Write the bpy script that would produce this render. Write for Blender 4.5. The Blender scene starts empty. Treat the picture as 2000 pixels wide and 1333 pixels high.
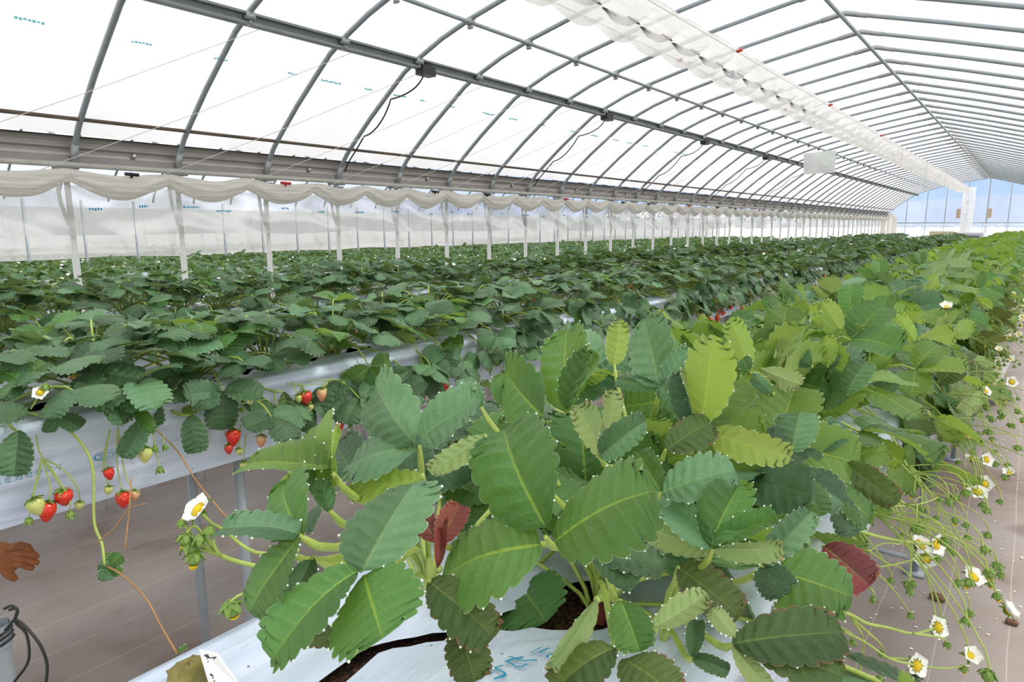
import bpy, math, random
import numpy as np
from mathutils import Vector, Matrix, noise

C = bpy.context.scene.collection
H = 1.4                                   # camera height above the floor
F, YAW, PIT = 1284.76, 0.6622, 0.1742     # focal length in pixels of a 2000 px wide frame
cy_, sy_, cp_, sp_ = math.cos(YAW), math.sin(YAW), math.cos(PIT), math.sin(PIT)
PI = math.pi
YE = 23.0                                 # far end of the house
VX, RX = -3.5, -1.056                     # valley (gutter) line and ridge line
ROWS = (-0.355, -1.60, -2.85)
SOIL = -0.385

# ------------------------------------------------------------------ camera
cam = bpy.data.cameras.new('camera')
cam.sensor_width = 36.0
cam.lens = F * 36.0 / 2000.0
cam.clip_end = 3000
co = bpy.data.objects.new('camera', cam)
co.location = (0, 0, H)
co.rotation_euler = (PI / 2 - PIT, 0, YAW)
C.objects.link(co)
bpy.context.scene.camera = co


def ray(x, y):
    xc, yc = (x - 1000) / F, -(y - 666.5) / F
    fw = cp_ + yc * sp_
    return Vector((xc * cy_ - fw * sy_, xc * sy_ + fw * cy_, yc * cp_ - sp_))


def px_depth(p, d):
    return ray(*p) * d + Vector((0, 0, H))


def project(P):
    X, Y, Z = P[0], P[1], P[2] - H
    l = X * cy_ + Y * sy_
    fw = -X * sy_ + Y * cy_
    d = fw * cp_ - Z * sp_
    u = fw * sp_ + Z * cp_
    return 1000 + F * l / d, 666.5 - F * u / d


def tube_depth(p, cx=-0.355, cz=-0.40, rx=0.27, rz=0.25, s=1.0):
    """where a view direction meets the rounded canopy over a bed"""
    r = ray(*p)
    a = (r.x / rx) ** 2 + (r.z / rz) ** 2
    b = (r.x * -cx / rx ** 2) + (r.z * -cz / rz ** 2)
    c = (cx / rx) ** 2 + (cz / rz) ** 2 - s * s
    disc = b * b - a * c
    if disc < 0:
        return -b / a
    return (-b - math.sqrt(disc)) / a


# ------------------------------------------------------------------ materials
def new_mat(name):
    m = bpy.data.materials.new(name)
    m.use_nodes = True
    nt = m.node_tree
    nt.nodes.clear()
    return m, nt


def N(nt, typ, **kw):
    n = nt.nodes.new(typ)
    for k, v in kw.items():
        if k == 'op':
            n.operation = v
        elif hasattr(n, k):
            setattr(n, k, v)
    return n


def math_node(nt, op, a, b=None, clamp=False):
    n = nt.nodes.new('ShaderNodeMath')
    n.operation = op
    n.use_clamp = clamp
    for i, v in enumerate((a, b)):
        if v is None:
            continue
        if isinstance(v, (int, float)):
            n.inputs[i].default_value = v
        else:
            nt.links.new(v, n.inputs[i])
    return n.outputs[0]


def mix_col(nt, fac, a, b, mode='MIX'):
    n = nt.nodes.new('ShaderNodeMix')
    n.data_type = 'RGBA'
    n.blend_type = mode
    for sock, v in ((n.inputs[0], fac), (n.inputs[6], a), (n.inputs[7], b)):
        if isinstance(v, (int, float)):
            sock.default_value = v
        elif isinstance(v, tuple):
            sock.default_value = v if len(v) == 4 else (*v, 1)
        else:
            nt.links.new(v, sock)
    return n.outputs[2]


def ramp(nt, fac, stops):
    n = nt.nodes.new('ShaderNodeValToRGB')
    e = n.color_ramp.elements
    while len(e) < len(stops):
        e.new(0.5)
    for el, (p, c) in zip(e, stops):
        el.position = p
        el.color = c if len(c) == 4 else (*c, 1)
    nt.links.new(fac, n.inputs[0])
    return n.outputs[0]


def srgb(r, g, b):
    f = lambda v: (v / 255 / 12.92) if v <= 10 else ((v / 255 + 0.055) / 1.055) ** 2.4
    return (f(r), f(g), f(b))


def noise_tex(nt, scale, detail=3, rough=0.5, coord=None, dist=0.0):
    n = nt.nodes.new('ShaderNodeTexNoise')
    n.inputs['Scale'].default_value = scale
    n.inputs['Detail'].default_value = detail
    n.inputs['Roughness'].default_value = rough
    n.inputs['Distortion'].default_value = dist
    if coord is not None:
        nt.links.new(coord, n.inputs['Vector'])
    return n.outputs[0]


def simple(name, col, rough=0.5, metal=0.0, noise_amt=0.0, nscale=30.0, bump=0.0, spec=0.5, coat=0.0):
    m, nt = new_mat(name)
    out = N(nt, 'ShaderNodeOutputMaterial')
    p = N(nt, 'ShaderNodeBsdfPrincipled')
    p.inputs['Roughness'].default_value = rough
    p.inputs['Metallic'].default_value = metal
    p.inputs['Specular IOR Level'].default_value = spec
    p.inputs['Coat Weight'].default_value = coat
    tc = N(nt, 'ShaderNodeTexCoord')
    nz = noise_tex(nt, nscale, 4, 0.6, tc.outputs['Object'])
    if noise_amt:
        c2 = tuple(max(0, v * (1 - noise_amt)) for v in col)
        c3 = tuple(min(1, v * (1 + noise_amt)) for v in col)
        nt.links.new(ramp(nt, nz, [(0.3, c2), (0.7, c3)]), p.inputs['Base Color'])
    else:
        p.inputs['Base Color'].default_value = (*col, 1)
    if bump:
        b = N(nt, 'ShaderNodeBump')
        b.inputs['Strength'].default_value = bump
        b.inputs['Distance'].default_value = 0.002
        nt.links.new(nz, b.inputs['Height'])
        nt.links.new(b.outputs[0], p.inputs['Normal'])
    nt.links.new(p.outputs[0], out.inputs[0])
    return m


def leaf_mat(name, top, top2, under, vein, trans=0.35, edge=None, edge_w=0.12, blotch=0.0, rough=0.36, veins=True, tint=(0.35, 0.55, 0.05)):
    m, nt = new_mat(name)
    out = N(nt, 'ShaderNodeOutputMaterial')
    geo = N(nt, 'ShaderNodeNewGeometry')
    oi = N(nt, 'ShaderNodeObjectInfo')
    rnd = math_node(nt, 'FRACT', math_node(nt, 'ADD', geo.outputs['Random Per Island'], oi.outputs['Random']))
    uv = N(nt, 'ShaderNodeUVMap')
    sep = N(nt, 'ShaderNodeSeparateXYZ')
    nt.links.new(uv.outputs[0], sep.inputs[0])
    t = math_node(nt, 'MULTIPLY', math_node(nt, 'ABSOLUTE', math_node(nt, 'SUBTRACT', sep.outputs[0], 0.5)), 2.0)
    s = sep.outputs[1]
    tc = N(nt, 'ShaderNodeTexCoord')
    nz = noise_tex(nt, 9, 3, 0.6, tc.outputs['UV'])
    nf = noise_tex(nt, 60, 3, 0.6, tc.outputs['UV'])
    base = mix_col(nt, math_node(nt, 'MULTIPLY', math_node(nt, 'ADD', nz, math_node(nt, 'SUBTRACT', rnd, 0.5)), 0.9, True), top, top2)
    und = under
    if veins:
        fr = math_node(nt, 'ABSOLUTE', math_node(nt, 'SUBTRACT', math_node(nt, 'FRACT', math_node(nt, 'MULTIPLY', s, 9.5)), 0.5))
        w = math_node(nt, 'SUBTRACT', 0.075, math_node(nt, 'MULTIPLY', t, 0.06))
        sv = math_node(nt, 'MULTIPLY', math_node(nt, 'SUBTRACT', 1.0, math_node(nt, 'DIVIDE', fr, w)), 1.0, True)
        mv = math_node(nt, 'MULTIPLY', math_node(nt, 'SUBTRACT', 1.0, math_node(nt, 'DIVIDE', t, math_node(nt, 'SUBTRACT', 0.05, math_node(nt, 'MULTIPLY', s, 0.03)))), 3.0, True)
        vm = math_node(nt, 'MAXIMUM', math_node(nt, 'MULTIPLY', sv, math_node(nt, 'SUBTRACT', 0.30, math_node(nt, 'MULTIPLY', t, 0.22))), math_node(nt, 'MULTIPLY', mv, math_node(nt, 'SUBTRACT', 0.95, math_node(nt, 'MULTIPLY', s, 0.55))))
        base = mix_col(nt, vm, base, vein)
        und = mix_col(nt, vm, under, tuple(min(1, v * 1.35) for v in under))
        base = mix_col(nt, math_node(nt, 'MULTIPLY', nf, 0.25), base, tuple(v * 0.6 for v in top))
    # pale hairy rim
    rim = math_node(nt, 'MULTIPLY', math_node(nt, 'SUBTRACT', t, 0.965), 25.0, True)
    base = mix_col(nt, math_node(nt, 'MULTIPLY', rim, 0.55), base, srgb(190, 205, 175))
    und = mix_col(nt, math_node(nt, 'MULTIPLY', rim, 0.5), und, srgb(215, 220, 195))
    if edge:
        nlo = noise_tex(nt, 3.2, 2, 0.5, tc.outputs['UV'])
        q = math_node(nt, 'ADD', t, math_node(nt, 'MULTIPLY', math_node(nt, 'SUBTRACT', nz, 0.5), 0.45))
        q = math_node(nt, 'ADD', q, math_node(nt, 'MULTIPLY', math_node(nt, 'SUBTRACT', nlo, 0.52), 1.1))
        q = math_node(nt, 'ADD', q, math_node(nt, 'MULTIPLY', math_node(nt, 'MULTIPLY', s, s), 0.12 + blotch))
        em = math_node(nt, 'MULTIPLY', math_node(nt, 'SUBTRACT', q, 1.0 - edge_w), 7.0, True)
        ec = ramp(nt, nf, [(0.35, edge), (0.65, tuple(min(1, v * 1.9) for v in edge))])
        base = mix_col(nt, em, base, ec)
        und = mix_col(nt, em, und, ec)
    bump = N(nt, 'ShaderNodeBump')
    bump.inputs['Strength'].default_value = 0.5
    bump.inputs['Distance'].default_value = 0.0022
    nt.links.new(math_node(nt, 'ADD', math_node(nt, 'MULTIPLY', nf, 0.5), noise_tex(nt, 26, 2, 0.5, tc.outputs['UV'])), bump.inputs['Height'])
    col = mix_col(nt, geo.outputs['Backfacing'], base, und)
    hsv = N(nt, 'ShaderNodeHueSaturation')
    nt.links.new(col, hsv.inputs['Color'])
    nt.links.new(math_node(nt, 'ADD', 0.80, math_node(nt, 'MULTIPLY', rnd, 0.4)), hsv.inputs['Value'])
    nt.links.new(math_node(nt, 'ADD', 0.488, math_node(nt, 'MULTIPLY', math_node(nt, 'FRACT', math_node(nt, 'MULTIPLY', rnd, 7.3)), 0.024)), hsv.inputs['Hue'])
    p = N(nt, 'ShaderNodeBsdfPrincipled')
    nt.links.new(hsv.outputs[0], p.inputs['Base Color'])
    p.inputs['Roughness'].default_value = rough
    p.inputs['Specular IOR Level'].default_value = 0.45
    p.inputs['Sheen Weight'].default_value = 0.08
    nt.links.new(bump.outputs[0], p.inputs['Normal'])
    tr = N(nt, 'ShaderNodeBsdfTranslucent')
    nt.links.new(mix_col(nt, 0.65, hsv.outputs[0], tint), tr.inputs[0])
    mx = N(nt, 'ShaderNodeMixShader')
    mx.inputs[0].default_value = trans
    nt.links.new(p.outputs[0], mx.inputs[1])
    nt.links.new(tr.outputs[0], mx.inputs[2])
    nt.links.new(mx.outputs[0], out.inputs[0])
    return m


M = {}
M['leaf'] = leaf_mat('leaf_green', srgb(66, 114, 44), srgb(92, 140, 72), srgb(152, 180, 98), srgb(160, 190, 70), trans=0.30, tint=srgb(150, 190, 40))
M['leaf_blue'] = leaf_mat('leaf_blue_green', srgb(70, 118, 70), srgb(108, 152, 108), srgb(150, 172, 120), srgb(130, 165, 100), trans=0.2, rough=0.42, tint=srgb(130, 170, 60))
M['leaf_lime'] = leaf_mat('leaf_lime', srgb(98, 140, 54), srgb(128, 162, 74), srgb(160, 186, 86), srgb(188, 205, 100), trans=0.42, tint=srgb(165, 196, 70))
M['leaf_deep'] = leaf_mat('leaf_deep_green', srgb(50, 88, 48), srgb(88, 126, 86), srgb(140, 160, 105), srgb(92, 126, 70), trans=0.16, rough=0.42, tint=srgb(110, 150, 40))
M['leaf_old'] = leaf_mat('leaf_brown_edged', srgb(50, 86, 30), srgb(82, 108, 44), srgb(120, 145, 80), srgb(120, 140, 60), trans=0.15, edge=srgb(98, 62, 40), edge_w=0.05, blotch=0.05, tint=srgb(140, 120, 40))
M['leaf_tan'] = leaf_mat('leaf_pink_edged', srgb(112, 148, 70), srgb(134, 160, 90), srgb(158, 182, 118), srgb(170, 190, 110), trans=0.3, edge=srgb(158, 118, 96), edge_w=0.02, blotch=0.04, tint=srgb(170, 190, 80))
M['leaf_red'] = leaf_mat('leaf_red', srgb(110, 48, 44), srgb(140, 62, 56), srgb(150, 72, 62), srgb(120, 150, 80), trans=0.2, edge=srgb(150, 90, 66), edge_w=0.05, tint=srgb(180, 70, 40))
FAR = {}
FAR['row1'] = leaf_mat('leaf_far_green', srgb(74, 118, 48), srgb(104, 144, 62), srgb(140, 168, 84), srgb(160, 190, 70), trans=0.32, veins=False, tint=srgb(150, 190, 50))
FAR['row2'] = leaf_mat('leaf_far_deep', srgb(48, 84, 44), srgb(76, 112, 66), srgb(120, 145, 84), srgb(92, 126, 70), trans=0.2, veins=False, rough=0.5, tint=srgb(110, 150, 45))
M['stem'] = simple('stem_green', srgb(166, 186, 90), 0.45, 0, 0.15, 60)
M['stem_red'] = simple('stem_reddish', srgb(170, 130, 84), 0.5, 0, 0.25, 14)
M['crown'] = simple('crown_red_brown', srgb(112, 50, 40), 0.7, 0, 0.3, 80)
M['bud'] = simple('bud_green', srgb(118, 150, 66), 0.5, 0, 0.2, 90)
M['petal'] = simple('petal_white', srgb(250, 250, 246), 0.55)
M['pollen'] = simple('pollen_yellow', srgb(232, 200, 30), 0.7, 0, 0.25, 400, 0.8)
M['drop'] = simple('dew_drop', srgb(235, 242, 238), 0.05, 0, 0, 30, 0, 1.0, 1.0)


def berry_mat(name, c1, c2, seed):
    m, nt = new_mat(name)
    out = N(nt, 'ShaderNodeOutputMaterial')
    p = N(nt, 'ShaderNodeBsdfPrincipled')
    p.inputs['Roughness'].default_value = 0.25
    p.inputs['Coat Weight'].default_value = 0.3
    tc = N(nt, 'ShaderNodeTexCoord')
    sep = N(nt, 'ShaderNodeSeparateXYZ')
    nt.links.new(tc.outputs['Object'], sep.inputs[0])
    g = math_node(nt, 'MULTIPLY', math_node(nt, 'ADD', sep.outputs[2], 0.036), 30.0, True)
    base = mix_col(nt, g, c1, c2)
    v = N(nt, 'ShaderNodeTexVoronoi')
    v.inputs['Scale'].default_value = 260
    nt.links.new(tc.outputs['Object'], v.inputs['Vector'])
    sm = math_node(nt, 'MULTIPLY', math_node(nt, 'SUBTRACT', 0.26, v.outputs['Distance']), 12.0, True)
    nt.links.new(mix_col(nt, sm, base, seed), p.inputs['Base Color'])
    b = N(nt, 'ShaderNodeBump')
    b.inputs['Strength'].default_value = 0.6
    b.inputs['Distance'].default_value = 0.001
    nt.links.new(v.outputs['Distance'], b.inputs['Height'])
    nt.links.new(b.outputs[0], p.inputs['Normal'])
    nt.links.new(p.outputs[0], out.inputs[0])
    return m


M['berry'] = berry_mat('berry_red', srgb(205, 22, 22), srgb(222, 48, 36), srgb(225, 150, 60))
M['berry_pink'] = berry_mat('berry_turning_pink', srgb(222, 96, 74), srgb(222, 190, 140), srgb(200, 160, 80))
M['berry_pale'] = berry_mat('berry_pale_green', srgb(212, 208, 128), srgb(196, 206, 120), srgb(150, 150, 50))


def film_mat(name, col, milk, gloss=0.06, streak=0.0, sscale=(1, 1, 1), dirt=None, graze=0.25, low=0.0):
    """polythene sheet: part clear, part milky, slightly glossy"""
    m, nt = new_mat(name)
    out = N(nt, 'ShaderNodeOutputMaterial')
    tc = N(nt, 'ShaderNodeTexCoord')
    mp = N(nt, 'ShaderNodeMapping')
    mp.inputs['Scale'].default_value = sscale
    nt.links.new(tc.outputs['Object'], mp.inputs[0])
    nz = noise_tex(nt, 1.0, 5, 0.6, mp.outputs[0], 0.6)
    c = ramp(nt, nz, [(0.3, tuple(v * (1 - 0.18 * (streak > 0)) for v in col)), (0.7, col)])
    if dirt:
        c = mix_col(nt, dirt(nt, tc), c, srgb(176, 160, 140))
    tp = N(nt, 'ShaderNodeBsdfTransparent')
    tp.inputs[0].default_value = (0.985, 0.985, 0.985, 1)
    tr = N(nt, 'ShaderNodeBsdfTranslucent')
    nt.links.new(c, tr.inputs[0])
    df = N(nt, 'ShaderNodeBsdfDiffuse')
    nt.links.new(c, df.inputs[0])
    mk = N(nt, 'ShaderNodeMixShader')
    mk.inputs[0].default_value = 0.18
    nt.links.new(tr.outputs[0], mk.inputs[1])
    nt.links.new(df.outputs[0], mk.inputs[2])
    fac = math_node(nt, 'ADD', milk, math_node(nt, 'MULTIPLY', math_node(nt, 'SUBTRACT', nz, 0.5), streak * 2), True)
    if low:      # the wall-side strip of the roof is older, milkier sheet
        sz = N(nt, 'ShaderNodeSeparateXYZ')
        nt.links.new(tc.outputs['Object'], sz.inputs[0])
        lo = math_node(nt, 'MULTIPLY', math_node(nt, 'SUBTRACT', 2.62, sz.outputs[2]), 2.2, True)
        fac = math_node(nt, 'ADD', fac, math_node(nt, 'MULTIPLY', lo, low), True)
    lw = N(nt, 'ShaderNodeLayerWeight')
    lw.inputs[0].default_value = 0.25
    fac = math_node(nt, 'ADD', fac, math_node(nt, 'MULTIPLY', lw.outputs['Facing'], graze), True)
    a = N(nt, 'ShaderNodeMixShader')
    nt.links.new(fac, a.inputs[0])
    nt.links.new(tp.outputs[0], a.inputs[1])
    nt.links.new(mk.outputs[0], a.inputs[2])
    gl = N(nt, 'ShaderNodeBsdfGlossy')
    gl.inputs['Roughness'].default_value = 0.25
    b = N(nt, 'ShaderNodeMixShader')
    b.inputs[0].default_value = gloss
    nt.links.new(a.outputs[0], b.inputs[1])
    nt.links.new(gl.outputs[0], b.inputs[2])
    nt.links.new(b.outputs[0], out.inputs[0])
    return m


def low_dirt(nt, tc):
    sp = N(nt, 'ShaderNodeSeparateXYZ')
    nt.links.new(tc.outputs['Object'], sp.inputs[0])
    h = math_node(nt, 'MULTIPLY', math_node(nt, 'SUBTRACT', 1.90, sp.outputs[2]), 5.0, True)
    n = noise_tex(nt, 6, 4, 0.7, tc.outputs['Object'])
    return math_node(nt, 'MULTIPLY', math_node(nt, 'MULTIPLY', h, math_node(nt, 'SUBTRACT', n, 0.35)), 1.0, True)


M['roof_film'] = film_mat('roof_polythene', (0.985, 0.98, 0.99), 0.52, 0.02, 0.07, (0.4, 0.9, 1.6), low_dirt, 0.35, 0.42)
M['clear_film'] = film_mat('neighbour_roof_polythene', (0.96, 0.96, 0.97), 0.06, 0.01, 0.0, (1, 1, 1), None, 0.04)
M['end_film'] = film_mat('end_polythene', (0.80, 0.88, 1.0), 0.16, 0.03, 0.20, (1.2, 1.0, 0.5), None, 0.1)
M['curtain_film'] = film_mat('curtain_polythene', (0.97, 0.96, 0.95), 0.46, 0.20, 1.1, (2.5, 3.5, 5.0), None, 0.2)  # strong milk streaks paint in the highlights and shading of the wrinkles
M['side_film'] = film_mat('side_polythene', (0.98, 0.97, 0.96), 0.86, 0.03, 0.5, (0.5, 0.4, 7.0), None, 0.1)
M['duct_film'] = film_mat('duct_polythene', (0.99, 0.98, 0.97), 0.45, 0.08, 0.16, (6, 3, 6), None, 0.3)
M['blue_film'] = film_mat('pale_blue_polythene', (0.78, 0.86, 0.97), 0.62, 0.05, 0.22, (5, 1, 0.6), None, 0.1)


def cloth_mat():
    m, nt = new_mat('rolled_ivory_sheet')
    out = N(nt, 'ShaderNodeOutputMaterial')
    tc = N(nt, 'ShaderNodeTexCoord')
    mp = N(nt, 'ShaderNodeMapping')
    mp.inputs['Scale'].default_value = (34, 2.6, 60)
    nt.links.new(tc.outputs['Object'], mp.inputs[0])
    nz = noise_tex(nt, 1.0, 4, 0.6, mp.outputs[0], 0.8)
    p = N(nt, 'ShaderNodeBsdfPrincipled')
    p.inputs['Roughness'].default_value = 0.5
    nt.links.new(ramp(nt, nz, [(0.3, srgb(238, 232, 222)), (0.7, srgb(255, 253, 249))]), p.inputs['Base Color'])
    b = N(nt, 'ShaderNodeBump')
    b.inputs['Strength'].default_value = 0.9
    b.inputs['Distance'].default_value = 0.02
    nt.links.new(nz, b.inputs['Height'])
    nt.links.new(b.outputs[0], p.inputs['Normal'])
    tr = N(nt, 'ShaderNodeBsdfTranslucent')
    tr.inputs[0].default_value = (0.98, 0.96, 0.92, 1)
    mx = N(nt, 'ShaderNodeMixShader')
    mx.inputs[0].default_value = 0.5
    nt.links.new(p.outputs[0], mx.inputs[1])
    nt.links.new(tr.outputs[0], mx.inputs[2])
    nt.links.new(mx.outputs[0], out.inputs[0])
    return m


M['cloth'] = cloth_mat()
M['pipe'] = simple('galvanised_pipe', srgb(150, 158, 164), 0.45, 0.25, 0.12, 12)
M['rail'] = simple('purlin_channel', srgb(122, 130, 130), 0.5, 0.2, 0.15, 8)
M['pale_pipe'] = simple('pale_galvanised_pipe', srgb(186, 186, 178), 0.5, 0.35, 0.12, 20)
M['post'] = simple('post_pipe', srgb(216, 217, 212), 0.5, 0.15, 0.12, 16)
M['gutter'] = simple('gutter_steel', srgb(150, 144, 142), 0.55, 0.3, 0.12, 5)
M['bracket'] = simple('bracket_steel', srgb(160, 164, 166), 0.45, 0.5, 0.1, 30)
M['black'] = simple('black_plastic', srgb(24, 26, 28), 0.45)
M['brown_line'] = simple('weathered_strip', srgb(96, 84, 74), 0.7, 0, 0.3, 10)
M['cord'] = simple('white_cord', srgb(232, 232, 228), 0.6)
M['red'] = simple('red_plastic', srgb(196, 50, 40), 0.5)
M['bucket'] = simple('white_bucket', srgb(232, 232, 230), 0.4)
M['grey'] = simple('grey_plastic', srgb(120, 120, 126), 0.6, 0, 0.1)
M['glove'] = simple('brown_leather', srgb(150, 92, 52), 0.75, 0, 0.3, 26, 0.5)
M['moss'] = simple('mossy_foam', srgb(132, 124, 70), 0.95, 0, 0.45, 34, 1.0)
M['clod'] = simple('soil_clod', srgb(112, 84, 66), 0.95, 0, 0.3, 60, 1.0)
M['cardboard'] = simple('cardboard', srgb(190, 172, 150), .8, 0, .1)
M['card'] = simple('white_card', srgb(238, 238, 242), 0.45)
M['ink'] = simple('black_ink', srgb(30, 30, 34), 0.6)
M['cyan'] = simple('cyan_print', srgb(20, 148, 184), 0.5)
M['box_beige'] = simple('beige_panel', srgb(214, 206, 170), 0.6)
M['heater'] = simple('heater_paint', srgb(206, 212, 220), 0.5)
M['fallen'] = simple('fallen_petal', srgb(232, 226, 208), 0.7, 0, 0.15, 3)


def soil_mat():
    m, nt = new_mat('substrate_soil')
    out = N(nt, 'ShaderNodeOutputMaterial')
    tc = N(nt, 'ShaderNodeTexCoord')
    p = N(nt, 'ShaderNodeBsdfPrincipled')
    p.inputs['Roughness'].default_value = 0.95
    v = N(nt, 'ShaderNodeTexVoronoi')
    v.inputs['Scale'].default_value = 320
    nt.links.new(tc.outputs['Object'], v.inputs['Vector'])
    nt.links.new(ramp(nt, v.outputs['Color'], [(0.2, srgb(36, 22, 16)), (0.6, srgb(72, 44, 30)), (0.95, srgb(128, 82, 56))]), p.inputs['Base Color'])
    b = N(nt, 'ShaderNodeBump')
    b.inputs['Strength'].default_value = 1.0
    b.inputs['Distance'].default_value = 0.004
    b.invert = True
    nt.links.new(v.outputs['Distance'], b.inputs['Height'])
    nt.links.new(b.outputs[0], p.inputs['Normal'])
    nt.links.new(p.outputs[0], out.inputs[0])
    return m


M['soil'] = soil_mat()


def mulch_mat():
    m, nt = new_mat('bluish_white_mulch_film')
    out = N(nt, 'ShaderNodeOutputMaterial')
    tc = N(nt, 'ShaderNodeTexCoord')
    p = N(nt, 'ShaderNodeBsdfPrincipled')
    p.inputs['Roughness'].default_value = 0.32
    p.inputs['Coat Weight'].default_value = 0.15
    mp = N(nt, 'ShaderNodeMapping')
    mp.inputs['Scale'].default_value = (30, 3, 30)
    nt.links.new(tc.outputs['Object'], mp.inputs[0])
    nz = noise_tex(nt, 1.0, 5, 0.65, mp.outputs[0], 0.7)
    sp = noise_tex(nt, 170, 2, 0.5, tc.outputs['Object'])
    c = ramp(nt, nz, [(0.3, srgb(188, 204, 226)), (0.7, srgb(216, 227, 242))])
    c = mix_col(nt, math_node(nt, 'MULTIPLY', math_node(nt, 'SUBTRACT', sp, 0.72), 14.0, True), c, srgb(110, 90, 76))
    nt.links.new(c, p.inputs['Base Color'])
    b = N(nt, 'ShaderNodeBump')
    b.inputs['Strength'].default_value = 0.6
    b.inputs['Distance'].default_value = 0.006
    nt.links.new(nz, b.inputs['Height'])
    nt.links.new(b.outputs[0], p.inputs['Normal'])
    nt.links.new(p.outputs[0], out.inputs[0])
    return m


M['mulch'] = mulch_mat()


def floor_mat():
    m, nt = new_mat('woven_ground_cover')
    out = N(nt, 'ShaderNodeOutputMaterial')
    tc = N(nt, 'ShaderNodeTexCoord')
    p = N(nt, 'ShaderNodeBsdfPrincipled')
    p.inputs['Roughness'].default_value = 0.6
    big = noise_tex(nt, 1.3, 4, 0.6, tc.outputs['Object'], 0.3)
    fine = noise_tex(nt, 120, 3, 0.7, tc.outputs['Object'])
    c = ramp(nt, big, [(0.34, srgb(116, 97, 88)), (0.44, srgb(143, 132, 126)), (0.7, srgb(160, 155, 154))])
    c = mix_col(nt, math_node(nt, 'MULTIPLY', fine, 0.5), c, srgb(104, 90, 83))
    sp = N(nt, 'ShaderNodeSeparateXYZ')
    nt.links.new(tc.outputs['Object'], sp.inputs[0])
    # pale marker threads woven along the cloth
    xw = math_node(nt, 'ADD', sp.outputs[0], math_node(nt, 'MULTIPLY', noise_tex(nt, 1.5, 2, 0.5, tc.outputs['Object']), 0.02))
    ln = math_node(nt, 'ABSOLUTE', math_node(nt, 'SUBTRACT', math_node(nt, 'FRACT', math_node(nt, 'MULTIPLY', xw, 5.2)), 0.5))
    lm = math_node(nt, 'MULTIPLY', math_node(nt, 'SUBTRACT', 0.014, ln), 120.0, True)
    c = mix_col(nt, math_node(nt, 'MULTIPLY', lm, 0.45), c, srgb(196, 182, 168))
    pz = noise_tex(nt, 2.1, 2, 0.5, tc.outputs['Object'], 0.2)
    pm = math_node(nt, 'MULTIPLY', math_node(nt, 'SUBTRACT', pz, 0.63), 14.0, True)
    c = mix_col(nt, math_node(nt, 'MULTIPLY', pm, 0.5), c, srgb(84, 62, 52))
    nt.links.new(c, p.inputs['Base Color'])
    b = N(nt, 'ShaderNodeBump')
    b.inputs['Strength'].default_value = 0.3
    b.inputs['Distance'].default_value = 0.003
    nt.links.new(fine, b.inputs['Height'])
    nt.links.new(b.outputs[0], p.inputs['Normal'])
    nt.links.new(p.outputs[0], out.inputs[0])
    return m


M['floor'] = floor_mat()
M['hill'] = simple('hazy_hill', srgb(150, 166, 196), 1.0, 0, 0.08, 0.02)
M['outdoor'] = simple('outdoor_field', srgb(200, 200, 192), 1.0, 0, 0.1, 0.05)  # field colour lightened so it bounces light onto the side film

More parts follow.
